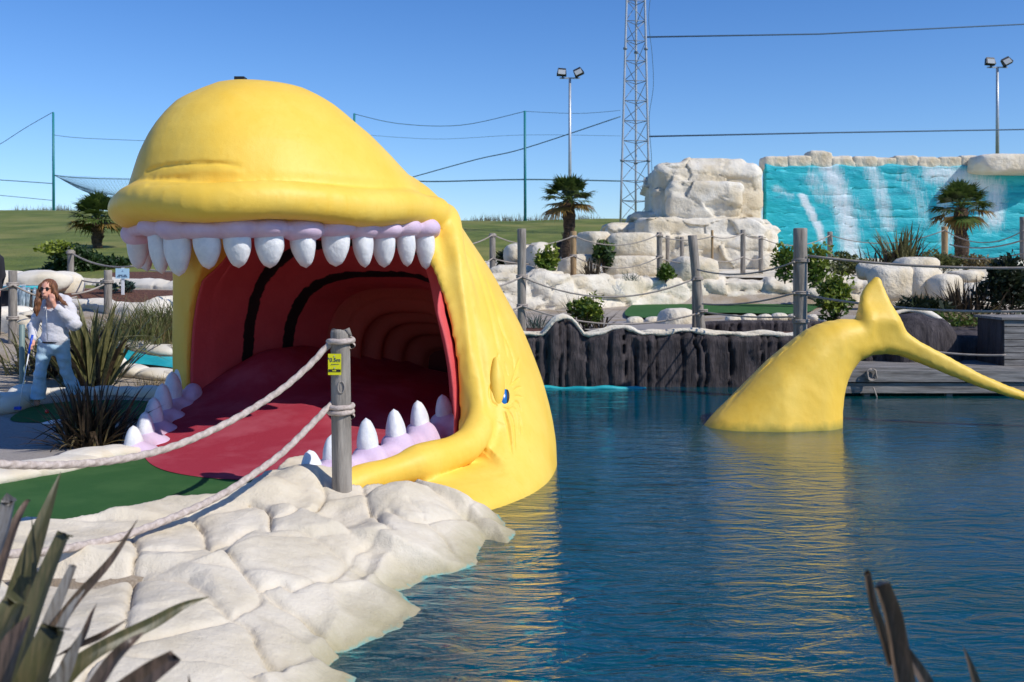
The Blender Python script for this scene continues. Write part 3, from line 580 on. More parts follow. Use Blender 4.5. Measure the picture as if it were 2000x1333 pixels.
# dome of the upper jaw: one base outline, scaled and moved per height to fit the outline of the head
DBASE = [(-3.66, 9.45), (-3.30, 8.80), (-2.55, 8.50), (-1.75, 8.85), (-1.15, 9.55), (-.92, 10.3), (-1.0, 11.2), (-1.6, 12.3), (-2.6, 12.7), (-3.35, 12.1), (-3.72, 11.2), (-3.80, 10.2)]
DC = np.array([-2.35, 10.4]); DR = polar(DBASE, DC); DU = np.stack([np.cos(TH), np.sin(TH)], 1) * DR[:, None]
SIL_L = ([157, 165, 185, 205, 232, 262, 300, 340, 378], [475, 425, 375, 338, 310, 290, 271, 257, 246])
SIL_R = ([157, 165, 180, 205, 235, 270, 310, 345, 375], [500, 550, 600, 650, 687, 728, 768, 800, 832])
ZT, ZB = 3.575, 2.36
def dome_rows():
    rows = []
    for z in np.concatenate([np.linspace(ZB, 3.3, 10), [3.37, 3.43, 3.48, 3.52, 3.555]]):
        u = (z - ZB) / (ZT - ZB); fr = 8.50 + (9.85 - 8.50) * (1 - math.sqrt(max(1 - u ** 2.1, 0))); bk = 12.5 - (12.5 - 10.5) * (.6 * u ** .9 + .4 * (1 - math.sqrt(max(1 - u ** 1.6, 0))))
        sy = (bk - fr) / 4.3; cy = (fr + 1.9 * sy); cx, sx = -2.35, 1.0 - .6 * u ** 2
        for _ in range(40):
            X = cx + DU[:, 0] * sx; Y = cy + DU[:, 1] * sy; q = CX + X / Y * FPX; a, b = q.argmin(), q.argmax()
            ya, yb = HY - (z - CH) / Y[a] * FPX, HY - (z - CH) / Y[b] * FPX
            tl, tr = np.interp(ya, *SIL_L), np.interp(yb, *SIL_R)
            ea, eb = (tl - q[a]) / FPX * Y[a], (tr - q[b]) / FPX * Y[b]
            cx += .5 * (ea + eb) / 2; sx = max(sx + .5 * (eb - ea) / (X.max() - X.min()) * sx, .03)
        rows.append((z, cx, cy, sx, sy))
    return np.array(rows)
DROWS = dome_rows()
# mouth axis frame
MO = np.array([-2.15, 10.9]); ME = np.array([.906, -.423]); MN = np.array([.423, .906])
TK = [-.6, -.3, .3, .7, 1.2, 1.6, 1.9, 2.3, 3.0, 3.3]
def cav(t):
    w = np.interp(t, [-.6, -.3, .3, .7, 1.2, 1.6, 1.88, 1.92, 2.3, 2.8, 3.3], [1.72, 1.71, 1.66, 1.58, 1.42, 1.28, 1.18, .98, .88, .62, .30])
    top = np.interp(t, [-.6, .1, .6, 1.2, 1.6, 1.88, 1.92, 2.3, 2.8, 3.3], [2.30, 2.24, 2.06, 1.68, 1.56, 1.50, 1.40, 1.22, .92, .55])
    u0 = np.interp(t, [-.6, -.3, .3, 1.2, 1.9, 3.3], [.20, .19, .16, .05, -.06, -.12]); return w, top, u0
ZS = .35    # springing of the arch
def arch(t, n=72):
    """cross-section points (u, z) from left foot over the top to the right foot"""
    w, top, u0 = cav(t); a = np.linspace(0, PI, n); ex = 2 / 3.0
    u = -np.sign(np.cos(a)) * np.abs(np.cos(a)) ** ex * w; z = ZS + np.abs(np.sin(a)) ** ex * (top - ZS)
    u = np.concatenate([[-w, -w], u, [w, w]]) + u0; z = np.concatenate([[-.25, .05], z, [.05, -.25]]); return u, z
def m2w(u, t, z): return np.stack([MO[0] + ME[0] * u + MN[0] * t, MO[1] + ME[1] * u + MN[1] * t, z + 0 * u], -1)
whale = empty('whale_sculpture', (-1.9, 10.9, -.3), 'huge yellow whale head sculpture rising from the pool with its toothed mouth wide open', 'sculpture')
LIP = [(-3.80, 11.5), (-3.84, 10.8), (-3.80, 10.0), (-3.61, 9.33), (-3.22, 8.70), (-2.55, 8.38), (-1.85, 8.62), (-1.25, 9.25), (-.95, 9.85), (-.78, 10.2)]
def whale_body():
    F = Field((-4.5, 7.6, -.8), (.95, 14.6, 3.8), .036); X, Y = F.lo[0] + F.h * np.arange(F.n[0]), F.lo[1] + F.h * np.arange(F.n[1]); X, Y = np.meshgrid(X, Y, indexing='ij'); Z = F.lo[2] + F.h * np.arange(F.n[2])
    th = np.arctan2(Y - WC[1], X - WC[0]); r = np.hypot(Y - WC[1], X - WC[0]); RR = hermite(BZ, BR, Z); tx = np.append(TH, PI)
    ds = DROWS
    for k, z in enumerate(Z):
        b = r - np.interp(th.ravel(), tx, np.append(RR[k], RR[k][0])).reshape(th.shape)
        if z > 2.7: b = b + (z - 2.7) * 2.5
        b = b.astype(np.float32)
        if z > 1.9:
            if z < ZB: zz = ZB
            else: zz = z
            cx, cy, sx, sy = [np.interp(zz, ds[:, 0], ds[:, i]) for i in (1, 2, 3, 4)]
            if z > ds[-1, 0]: q = math.sqrt(max((ZT - z) / (ZT - ds[-1, 0]), 0)); sx *= q; sy *= q
            sx = max(sx, 1e-3); sy = max(sy, 1e-3); u, v = (X - cx) / sx, (Y - cy) / sy; rr = np.hypot(u, v); Rr = np.interp(np.arctan2(v, u).ravel(), tx, np.append(DR, DR[0])).reshape(u.shape)
            d = (rr - Rr) * min(sx, sy, 1)
            if z > ZT: d = d + 1
            if z < 2.13: d = np.maximum(d, (2.13 - z) * 1.0)
            h = np.clip(.5 + .5 * (d - b) / .16, 0, 1); d = d + (b - d) * h - .16 * h * (1 - h); F.f[:, :, k] = d
        else: F.f[:, :, k] = b
    # rolled upper lip, the band down the right of the mouth and the lower lip
    lip = catmull(LIP, 5); F.chain([(x, y, 2.30 + .018 * math.sin(i * .7)) for i, (x, y) in enumerate(lip)], .15, .07)
    q = [P(868, 418, 10.4), P(882, 475, 10.1), P(896, 560, 9.90), P(914, 660, 9.74), P(931, 760, 9.58), P(936, 820, 9.38), P(915, 868, 9.05), P(860, 893, 8.75), P(790, 915, 8.45), P(715, 940, 8.2), P(650, 965, 7.98)]
    q = catmull(q, 4); F.chain([tuple(p) for p in q], [.115 + .012 * math.sin(i * .9) + .02 * (24 < i < 32) for i in range(len(q))], .07)
    # crease between lower lip and cheek
    #cr = catmull([P(986, 770, 9.9), P(978, 820, 9.55), P(960, 872, 9.15), P(920, 905, 8.85), P(860, 922, 8.5)], 4); F.chain([tuple(p) for p in cr], [.05, .06, .07, .075, .08, .085, .09, .09, .09, .09, .085, .08, .07, .06, .05, .05, .05][:len(cr)] + [.05] * max(0, len(cr) - 17), .10, sub=True)
    # carve the mouth
    sl, (x, y, z) = F.blk((-4.4, 7.7, -.2), (.3, 14.2, 2.5)); dx, dy = x - MO[0], y - MO[1]; t = dx * MN[0] + dy * MN[1]; u = dx * ME[0] + dy * ME[1]
    w, top, u0 = cav(t); u = u - .17 * (1 - smooth(.2, 1.9, z)) * np.clip((u - u0) / w, 0, 1); zz = np.clip((z - ZS) / np.maximum(top - ZS, .1), 0, None); g = (np.abs((u - u0) / w) ** 3 + zz ** 3) ** (1 / 3.); d = (g - 1) * np.minimum(w, 1.2); d = np.maximum(d, -t - 2.6); d = np.maximum(d, np.where(t < -.75, np.maximum(np.abs(u - u0) - 1.40, z - .5), -9)); d = np.maximum(d, t - 3.35); d = np.maximum(d, -.10 - z)
    d = d.astype(np.float32); f = F.f[sl]; kk = .05; d = -d; h = np.clip(.5 + .5 * (d - f) / kk, 0, 1); F.f[sl] = f + (d - f) * h + kk * h * (1 - h)
    
    v, q = F.net(); return v, q
bv, bq = whale_body()
tmp = qmesh('tmp', bv, bq); to = bpy.data.objects.new('tmp', tmp); COL.objects.link(to); md = to.modifiers.new('s', 'SUBSURF'); md.levels = 1; md.render_levels = 1
dg = bpy.context.evaluated_depsgraph_get(); me = bpy.data.meshes.new_from_object(to.evaluated_get(dg)); bpy.data.objects.remove(to); bpy.data.meshes.remove(tmp)
bm = bmesh.new(); bm.from_mesh(me)
def pxof(co): return (CX + co[0] / co[1] * FPX, HY - (co[2] - CH) / co[1] * FPX)
fs = []
for f in bm.faces:
    c = f.calc_center_median()
    if c.y < 11 and c.x > -.9:
        a, b = pxof(c)
        if 945 < a < 1045 and 690 < b < 900: fs.append(f)
es = {e for f in fs for e in f.edges}; bmesh.ops.subdivide_edges(bm, edges=list(es), cuts=1, use_grid_fill=True, smooth=0.3); bm.normal_update()
BVH = BVHTree.FromBMesh(bm)
def hit(px, py):
    d = (P(px, py, 1) - Vector((0, 0, CH))).normalized(); r = BVH.ray_cast(Vector((0, 0, CH)), d, 40); return r[0], r[1]
vs = np.array([x.co[:] for x in bm.verts]); ns = np.array([x.normal[:] for x in bm.verts]); disp = np.zeros(len(vs))
FEAT = [   # (pixel polyline on the photo's whale, height, width)
 ([(283, 338), (300, 330), (325, 324), (370, 320), (430, 319), (470, 325)], -.020, .020), ([(300, 346), (360, 336), (430, 334), (480, 338)], .009, .035),
 ([(285, 352), (330, 349), (370, 348)], -.010, .02), ([(285, 362), (320, 360), (350, 360)], -.010, .02),
 ([(980, 826), (968, 862), (950, 890)], -.016, .06), ([(905, 520), (930, 640), (950, 760), (955, 820)], -.018, .05), ([(925, 500), (955, 600), (975, 690)], -.016, .028), ([(948, 540), (978, 630), (992, 700)], -.014, .022), ([(890, 470), (900, 540), (912, 640), (920, 740)], .02, .05),
 ([(965, 600), (985, 650), (1003, 700), (1004, 728)], -.014, .018), ([(1015, 700), (1005, 735), (998, 755)], -.014, .012), ([(975, 690), (968, 720), (962, 745)], -.012, .014),
 ([(960, 750), (959, 770), (963, 786), (972, 793)], -.018, .012), ([(985, 706), (990, 722), (993, 735)], -.010, .008), ([(980, 793), (991, 797), (1000, 792), (1003, 780)], .012, .007),
 ([(1000, 752), (1007, 745), (1015, 738)], -.014, .008), ([(1004, 763), (1012, 757), (1020, 756)], -.012, .007), ([(1006, 774), (1014, 774), (1021, 777)], -.012, .007), ([(1006, 784), (1013, 788), (1018, 806)], -.018, .008), ([(1002, 796), (1011, 806), (1018, 830), (1020, 848)], -.012, .009),
 ([(992, 801), (1002, 818), (1005, 850), (1006, 882)], -.014, .009), ([(984, 803), (991, 830), (997, 868), (1000, 890)], -.013, .010), ([(987, 800), (997, 835), (1001, 870)], .012, .010), ([(1008, 800), (1013, 825), (1015, 850)], .010, .009)]
for pl, a, w in FEAT:
    L = catmull(pl, 5); pts = [hit(*p)[0] for p in L]; pts = [np.array(p) for p in pts if p is not None]
    if len(pts) < 2: continue
    pts = np.array(pts); lo, hi = pts.min(0) - 4 * w, pts.max(0) + 4 * w; k = np.where(((vs > lo) & (vs < hi)).all(1))[0]
    if not len(k): continue
    d, t = dist_polyline(vs[k], pts); n = len(pts) - 1; fade = np.clip(np.minimum(t, n - t) / (n * .18), 0, 1) ** .6; wv_ = w * (1 + .25 * fbm(t * .7, t * 0, 0, 2, 3)); disp[k] += a * fade * np.exp(-(d / wv_) ** 2)
disp += .007 * fbm(vs[:, 0] * 2.2, vs[:, 1] * 2.2, vs[:, 2] * 2.2, 3, 11) + .0015 * fbm(vs[:, 0] * 9, vs[:, 1] * 9, vs[:, 2] * 5, 3, 12)
vs2 = vs + ns * disp[:, None]
for x, c in zip(bm.verts, vs2): x.co = c
eh, en = hit(986, 775); lh, ln = hit(971, 746)
bm.to_mesh(me); bm.free(); me.name = 'body'
body = link('body', me, 'yellow', whale)
print('whale faces', len(me.polygons))
# lining
def lining():
    ts = np.concatenate([np.arange(-.62, 1.86, .045), [1.88, 1.92], np.arange(1.97, 3.31, .035)]); v = []; uv = []
    for t in ts:
        u, z = arch(t); w, top, u0 = cav(t); k = 1 - .018 / w 
        if t > 1.95:  # moulded hoops in the throat
            k *= 1 - .13 * (.5 - .5 * math.cos((t - 1.95) * 2 * PI / .33))
        u = (u - u0) * k + u0; z = np.where(z > ZS, ZS + (z - ZS) * k, z); n = len(u); wob = .015 * fbm(u * 1.5, z * 1.5 + t, t * 1.5, 3, 8)
        u = u + .17 * (1 - smooth(.2, 1.9, z)) * np.clip((u - u0) / w, 0, 1) * smooth(2.5, .5, t) - .30 * smooth(-.50, -.02, t) * np.clip((u - u0) / w, 0, 1) ** 2;
        p = m2w(u, t + float(smooth(.1, -.5, t)) * np.maximum(.32 * np.clip(-(u - u0) / w * 1.6, 0, 1), .52 * smooth(1.25, 1.85, z)), z); p[:, 0] += wob; p[:, 2] += wob; v.append(p); uv.append(np.stack([np.linspace(0, 1, n), np.full(n, t)], 1))
    A = np.array(v); m, n = A.shape[:2]; i = np.arange(m - 1)[:, None] * n + np.arange(n - 1)[None]; q = np.stack([i, i + n, i + n + 1, i + 1], -1).reshape(-1, 4)[:, ::-1]
    V = A.reshape(-1, 3); U = np.array(uv).reshape(-1, 2)
    me = qmesh('mouth_lining', V, q); l = me.uv_layers.new(name='UVMap'); vi = np.zeros(len(me.loops), np.int32); me.loops.foreach_get('vertex_index', vi); l.data.foreach_set('uv', U[vi].astype(np.float32).ravel())
    o = link('mouth_lining', me, 'lining', whale); md = o.modifiers.new('t', 'SOLIDIFY'); md.thickness = .015; md.offset = -1; return o
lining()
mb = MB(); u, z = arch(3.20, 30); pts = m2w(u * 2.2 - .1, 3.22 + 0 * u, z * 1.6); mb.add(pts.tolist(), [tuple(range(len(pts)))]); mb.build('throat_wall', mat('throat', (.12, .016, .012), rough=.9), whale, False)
# palate between the upper teeth rows
gl_ = catmull([(-3.72, 11.4), (-3.78, 10.8), (-3.74, 10.05), (-3.55, 9.4), (-3.2, 8.86), (-2.6, 8.6), (-1.95, 8.8), (-1.4, 9.30), (-1.04, 9.72), (-.79, 10.0)], 10)
GUML = np.array(gl_); mb = MB(); mb.add([(x * .97 - .07, y * .97 + .33, 2.095) for x, y in GUML], [tuple(range(len(GUML)))]); mb.build('palate', mat('palate', (.25, .026, .028), rough=.8), whale, False)
# teeth and gums
def tooth_mb(base, tip, r, seed, flat=.8):
    mb = MB(); b, t = Vector(base), Vector(tip); ax = (t - b); L = ax.length; Q = ax.to_track_quat('Z', 'Y').to_matrix(); n, m = 16, 12; v = []
    for i in range(m + 1):
        s = i / m; rr = r * (1 - s ** 2.7) ** .56 * (.90 + .12 * math.sin(min(s * 3.4, 2.4))) if s < 1 else 0.001
        for k in range(n):
            a = 2 * PI * k / n; w = 1 + .05 * math.sin(3 * a + seed) + .03 * math.sin(5 * a + s * 6 + seed); v.append(b + Q @ Vector((math.cos(a) * rr * w, math.sin(a) * rr * w * flat, s * L)))
    f = [(i * n + k, i * n + (k + 1) % n, (i + 1) * n + (k + 1) % n, (i + 1) * n + k) for i in range(m) for k in range(n)] + [tuple(range(n - 1, -1, -1)), tuple(m * n + k for k in range(n))]
    mb.add(v, f); return mb
def on_gum(px, line):   # point of the jaw line seen at this column, nearest branch
    q = CX + line[:, 0] / line[:, 1] * FPX; best = None
    for i in range(len(q) - 1):
        if (q[i] - px) * (q[i + 1] - px) <= 0:
            t = (px - q[i]) / ((q[i + 1] - q[i]) or 1); p = line[i] + (line[i + 1] - line[i]) * t
            if best is None or p[1] < best[0][1]: best = (p, line[i + 1] - line[i])
    return best
GF = Field((-4.2, 8.1, 1.75), (-.5, 11.9, 2.4), .02)
F2 = [tuple(p) + (2.10,) for p in GUML[::3]]; GF.chain(F2, .070, .02)
UP = [(828, .135, 71), (790, .135, 68), (749, .145, 66), (705, .145, 66), (655, .155, 68), (590, .165, 68), (524, .17, 66), (461, .17, 70), (401, .17, 72), (347, .155, 82), (307, .14, 80)]
tn = []
for i, (px, r, hp) in enumerate(UP):
    b = on_gum(px, GUML); p, dr = b; D = p[1]; z0 = CH + (HY - 446) / FPX * D; z1 = z0 - (hp + 10) / FPX * D; tn.append((p[0], p[1], min(z0, 2.16), z1, r * 1.02))
for (x, y, z1, r) in ((-3.62, 9.62, 1.71, .13), (-3.74, 10.1, 1.70, .13), (-3.76, 10.6, 1.68, .13), (-3.73, 11.05, 1.66, .13)): tn.append((x, y, 2.07, z1, r))
for i, (x, y, z0, z1, r) in enumerate(tn):
    GF.ell((x, y, z0 - .0 + .012 * math.sin(i * 2.1)), (r * 1.20, r * 1.18, .112 + .012 * math.sin(i * 3)), .022)
    tooth_mb((x, y, z0 - .02), (x + .02 + .018 * math.sin(i * 2.7), y + .015, z1 + .012 * math.sin(i * 1.9)), r * .84, i).build('tooth', 'tooth', whale)
GF.build('upper_gum', 'gum', whale)
# lower jaw teeth: right row then left row  (x, y, base z, tip z, radius)
LT = [(P(612, 900, 7.95), .28, .105), (P(655, 880, 8.2), .36, .11), (P(722, 860, 8.55), .445, .115), (P(776, 840, 9.05), .45, .115), (P(822, 820, 9.55), .46, .115), (P(870, 810, 10.0), .46, .12)]
GF = Field((-1.9, 7.6, -.2), (-.1, 10.5, .5), .02); low = [(-1.64, 7.98), (-1.50, 8.2)]; row_r = []
for p, zt, r in LT: row_r.append((p.x, p.y, r, zt))
GF.chain([(x, y, .02 + .012 * i) for i, (x, y, r, zt) in enumerate(row_r)] + [(-.52, 10.2, .14)], .115, .03)
for i, (x, y, r, zt) in enumerate(row_r):
    zb = .07 + .022 * i; GF.ell((x, y, zb), (r * 1.3, r * 1.3, .11), .04); GF.ell((x + .06, y - .05, zb - .10), (.14, .15, .13), .05)
    tooth_mb((x, y, zb - .02), (x - .035, y + .01, zt), r * .98, i + 3).build('tooth', 'tooth', whale)
GF.ell((-.47, 9.95, .16), (.13, .2, .14), .04)
GF.build('lower_gum', 'gum', whale)
GF = Field((-4.3, 8.7, -.15), (-2.9, 12.1, .75), .02); LL = [(262, 9.3, .0, .26, .105), (285, 9.72, .02, .33, .11), (302, 10.12, .07, .42, .12), (319, 10.55, .14, .51, .125), (338, 10.98, .20, .59, .13), (356, 11.38, .26, .66, .135)]
c = []
for i, (px, D, zb, zt, r) in enumerate(LL):
    x = (px - CX) / FPX * D; c.append((x + .03, D, zb + .0)); GF.ell((x, D, zb + .04), (r * 1.12, r * 1.12, .09), .04); GF.ell((x + .12, D + .05, zb - .06), (.12, .17, .13), .05)
    tooth_mb((x, D, zb), (x - .01, D, zt), r, i + 9).build('tooth', 'tooth', whale)
GF.chain(c, .10, .04); GF.ell((-3.60, 11.22, .30), (.10, .16, .13), .05); GF.build('lower_gum', 'gum', whale)
# crimson carpeted tongue
def tongue_h(x, y):
    dx, dy = x - MO[0], y - MO[1]; t = dx * MN[0] + dy * MN[1]; u = dx * ME[0] + dy * ME[1]
    z = .30 * smooth(-2.0, .3, t) + .0; z = z + .44 * np.exp(-((u + 1.1) / .55) ** 2) * smooth(-.5, .7, t) * (1 - .4 * smooth(1.2, 2.2, t)); z = z - .16 * smooth(.1, .9, u) * smooth(-1.4, .2, t)
    return np.maximum(z, 0) + .004 * fbm(x * 1.5, y * 1.5, 0, 2, 4)
TG = [g2(285, 899), g2(300, 912), g2(330, 924), g2(380, 933), g2(430, 938), g2(490, 941), g2(548, 940), (-1.72, 7.95), (-1.4, 8.4), (-1.1, 9.1), (-.72, 9.9), (-.42, 10.3), (-.35, 11.6), (-.7, 13.2), (-1.8, 13.9), (-2.9, 13.2), (-3.55, 12.3), (-3.66, 11.4), (-3.62, 10.6), (-3.56, 9.9), (-3.50, 9.4)]
o = drape('tongue', TG, 'carpet', .012, .07, tongue_h, None, 4); o.parent = whale; o.data.transform(Matrix.Translation(-Vector(whale.location)))
# eye
if eh is not None:
    e = empty('x', (0, 0, 0), None, None); bpy.data.objects.remove(e)
    nrm = Vector(en).normalized(); c = eh - nrm * .020; print('eye', eh, nrm); bm = bmesh.new(); bmesh.ops.create_uvsphere(bm, u_segments=32, v_segments=16, radius=1)
    side = nrm.cross(Vector((0, 0, 1))).normalized(); up = side.cross(nrm).normalized()
    Q = Matrix((side, up, nrm)).transposed().to_4x4()
    bmesh.ops.transform(bm, matrix=Matrix.Translation(c) @ Q @ Matrix.Rotation(R(26), 4, 'Z') @ Matrix.Diagonal((.056, .095, .040, 1)), verts=bm.verts); m_ = bpy.data.meshes.new('eye'); bm.to_mesh(m_); bm.free()
    eye = link('eye', m_, 'eyeblue', whale)
    bm = bmesh.new(); bmesh.ops.create_uvsphere(bm, u_segments=24, v_segments=12, radius=1)
    bmesh.ops.transform(bm, matrix=Matrix.Translation(c + nrm * .010 - side * .026) @ Q @ Matrix.Rotation(R(20), 4, 'Z') @ Matrix.Diagonal((.028, .078, .036, 1)), verts=bm.verts); m_ = bpy.data.meshes.new('pupil'); bm.to_mesh(m_); bm.free()
    pu = bpy.data.objects.new('pupil', m_); COL.objects.link(pu); m_.materials.append(M['black']); m_.transform(Matrix.Translation(-Vector(whale.location))); pu.parent = eye
    for p_ in m_.polygons: p_.use_smooth = True
nrm = Vector(ln).normalized(); side = nrm.cross(Vector((0, 0, 1))).normalized(); up = side.cross(nrm).normalized(); Q = Matrix((side, up, nrm)).transposed().to_4x4(); bm = bmesh.new(); bmesh.ops.create_uvsphere(bm, u_segments=40, v_segments=24, radius=1)
for x in bm.verts: x.co.x *= (1 - .45 * max(x.co.y, 0) ** 1.5); x.co.x += .25 * x.co.y * x.co.y * (1 if x.co.y < 0 else -.2)
bmesh.ops.transform(bm, matrix=Matrix.Translation(lh - nrm * .002) @ Q @ Matrix.Rotation(R(6), 4, 'Z') @ Matrix.Rotation(R(5), 4, 'X') @ Matrix.Diagonal((.080, .245, .062, 1)), verts=bm.verts); m_ = bpy.data.meshes.new('eyelid'); bm.to_mesh(m_); bm.free(); link('eyelid', m_, 'yellow', whale)
sp = P(470, 155, 10.1); mb = MB(); mb.box((sp.x, sp.y, sp.z + .0), (.10, .12, .035)); mb.box((sp.x - .03, sp.y, sp.z - .03), (.02, .02, .05)); tag(mb.build('speaker', 'dark', smooth=False), 'small dark box fixed on top of the yellow whale head', 'speaker')  # small speaker box on the head, gives no light

# ------------------------------------------------------------------ whale tail
TO = [(1372, 832), (1395, 806), (1430, 775), (1465, 742), (1500, 709), (1530, 684), (1560, 660), (1580, 645), (1600, 635), (1625, 627), (1650, 624), (1676, 625), (1681, 612), (1686, 595), (1693, 575), (1705, 558), (1718, 546), (1727, 539), (1735, 545), (1742, 570), (1750, 596), (1762, 620), (1774, 648), (1800, 668), (1830, 684), (1868, 706), (1905, 727), (1950, 748), (2005, 768), (2060, 792), (2085, 806),
      (2050, 802), (2000, 785), (1950, 771), (1900, 754), (1850, 733), (1800, 712), (1765, 698), (1735, 693), (1705, 698), (1683, 708), (1668, 725), (1657, 746), (1649, 770), (1643, 800), (1640, 832), (1640, 880), (1330, 880)]
TD = 12.86
def tail():
    ol = np.array([((x - CX) / FPX * TD, CH - (y - HY) / FPX * TD) for x, y in TO]); F = Field((2.0, TD - 1.1, -.75), (7.4, TD + 1.1, 1.75), .034)
    x = F.lo[0] + F.h * np.arange(F.n[0]); z = F.lo[2] + F.h * np.arange(F.n[2]); X, Z = np.meshgrid(x, z, indexing='ij'); p = np.stack([X.ravel(), Z.ravel()], 1)
    d, _ = dist_polyline(p, np.vstack([ol, ol[:1]])); ins = inpoly(p[:, 0], p[:, 1], ol); sd = np.where(ins, d, -d).reshape(X.shape)
    T = np.interp(X, [2.4, 3.4, 4.2, 4.7, 5.2, 6.5], [.46, .50, .36, .18, .10, .06]); T = T * (1 - .62 * smooth(1.0, 1.35, Z) * smooth(4.2, 4.5, X)); T = np.where(Z > 1.2, np.minimum(T, .12), T)
    wd = np.minimum(T * .95, .36); g = np.sqrt(np.clip(1 - (1 - np.clip(sd / wd, 0, 1)) ** 2, 0, 1)); y0 = TD + .30 * smooth(1.0, 1.7, Z) - .25 * smooth(4.6, 6.5, X) + .12 * np.sin(Z * 2)
    Y = F.lo[1] + F.h * np.arange(F.n[1]); f = np.abs(Y[None, :, None] - y0[:, None, :]) - (T * g)[:, None, :]; f = np.maximum(f, np.clip(-sd, -9, 9)[:, None, :] * 1.0 - .0) ; F.f[:] = f.astype(np.float32)
    def post(v):
        # underside groove along the fluke's trailing edge and hand-trowelled lumps
        v = v.copy(); n = .016 * fbm(v[:, 0] * 2.6, v[:, 2] * 2.6 + v[:, 0] * 1.4, v[:, 1] * 2, 4, 6) + .030 * np.sin((v[:, 0] * .75 - v[:, 2] * .66) * 5.2 + 1.2 * fbm(v[:, 0], v[:, 2], 0, 2, 2)) * smooth(4.6, 3.6, v[:, 0]) * smooth(1.5, .8, v[:, 2]) * .5
        v[:, 1] += np.where(v[:, 1] < TD, -n, n); return v
    o = F.build('whale_tail', 'yellow', None, 1, post); tag(o, 'yellow whale tail with two flukes arching up out of the pool', 'sculpture'); return o
tail()
# ------------------------------------------------------------------ plants
def blades(name, m, parent, base, n, length, width, spread, seed, droop=.25, lo_el=35, seg=6, rb=.08, fold=.35, az=None, cut=0.0, jl=.3):
    """sword leaves rising from a base; every leaf a folded tapering strip"""
    rs = np.random.RandomState(seed); v = []; f = []
    for i in range(n):
        a = rs.uniform(0, 2 * PI) if az is None else rs.uniform(*az); el = R(rs.uniform(lo_el, 88)) if spread is None else R(90 - abs(rs.normal(0, spread)))
        el = max(el, R(lo_el)); L = length * rs.uniform(1 - jl, 1.05) * (.75 + .25 * math.sin(el)); w = width * rs.uniform(.7, 1.15); d = Vector((math.cos(a), math.sin(a), 0)); p = Vector(base) + d * rs.uniform(0, rb) + Vector((rs.normal(0, rb * .4), rs.normal(0, rb * .4), 0))
        tw = rs.normal(0, .5); side = Vector((-math.sin(a + tw), math.cos(a + tw), 0)); t0 = el; n0 = len(v); dr = droop * rs.uniform(.3, 1.6); kink = rs.rand() < .12; cutl = rs.rand() < cut
        for j in range(seg + 1):
            s = j / seg; e = t0 - dr * s * s * 1.6 - (1.2 if kink and s > .6 else 0); dirv = d * math.cos(e) + Vector((0, 0, 1)) * math.sin(e)
            if j: p = p + dirv * (L / seg)
            ww = w * (.55 + .45 * math.sin(min(s * 2.2, 1) * PI / 2)) * ((1 - s ** 3.0) if not cutl else (1 - .25 * s)) ; nn = side.cross(dirv).normalized()
            v += [p - side * ww * .5 + nn * ww * fold * .5, p.copy(), p + side * ww * .5 + nn * ww * fold * .5]
        for j in range(seg):
            q = n0 + j * 3; f += [(q, q + 1, q + 4, q + 3), (q + 1, q + 2, q + 5, q + 4)]
    mb = MB(); mb.v = [tuple(x) for x in v]; mb.f = f; return mb.build(name, m, parent)
def leaves(name, m, parent, c, r, n, size, seed, shell=.35, lumps=5, low=-1, asp=1.9):
    """leaf-sized faces spread through an uneven crown volume"""
    rs = np.random.RandomState(seed); cs = rs.normal(size=(lumps, 3)); cs /= np.linalg.norm(cs, axis=1)[:, None]; cs *= rs.uniform(.3, .75, (lumps, 1)); cs[:, 2] = np.clip(cs[:, 2], low * .6, 1)
    d = rs.normal(size=(n, 3)); d /= np.linalg.norm(d, axis=1)[:, None]; rad = rs.uniform(shell, 1.0, n) ** .6 * rs.uniform(.85, 1.15, n); k = rs.randint(0, lumps + 1, n)
    off = np.where((k < lumps)[:, None], cs[np.minimum(k, lumps - 1)], 0); sc = np.where(k < lumps, .5, .75); p = off + d * (rad * sc)[:, None]; p = p * np.array(r) + np.array(c)
    a = rs.normal(size=(n, 3)); a[:, 2] = np.abs(a[:, 2]) * .6 + d[:, 2] * .4; a += d * .6; a /= np.linalg.norm(a, axis=1)[:, None]; b = np.cross(a, rs.normal(size=(n, 3))); b /= np.linalg.norm(b, axis=1)[:, None]
    s = size * rs.uniform(.6, 1.3, n); A = a * s[:, None] * asp * .5; B = b * s[:, None] * .5; cc = np.cross(A, B); cc /= np.linalg.norm(cc, axis=1)[:, None] + 1e-9; C = cc * s[:, None] * .12
    V = np.stack([p - A, p + B + C, p + A, p - B + C], 1).reshape(-1, 3); Q = np.arange(n * 4).reshape(-1, 4)
    return link(name, qmesh(name, V, Q), m, parent)
def twigs(name, parent, base, r, h, n, seed, m='trunk', th=.012):
    rs = np.random.RandomState(seed); mb = MB(); b = Vector(base)
    for i in range(n):
        a = rs.uniform(0, 2 * PI); q = rs.uniform(.2, .8); tip = b + Vector((math.cos(a) * r[0] * q, math.sin(a) * r[1] * q, h * rs.uniform(.6, .95))); mid = b.lerp(tip, .5) + Vector((0, 0, h * .1)); mb.tube([b, mid, tip], [th, th * .7, th * .3], 5, False)
    return mb.build(name, m, parent)
def gnd(x, y): return float(H(np.array([x]), np.array([y]))[0])
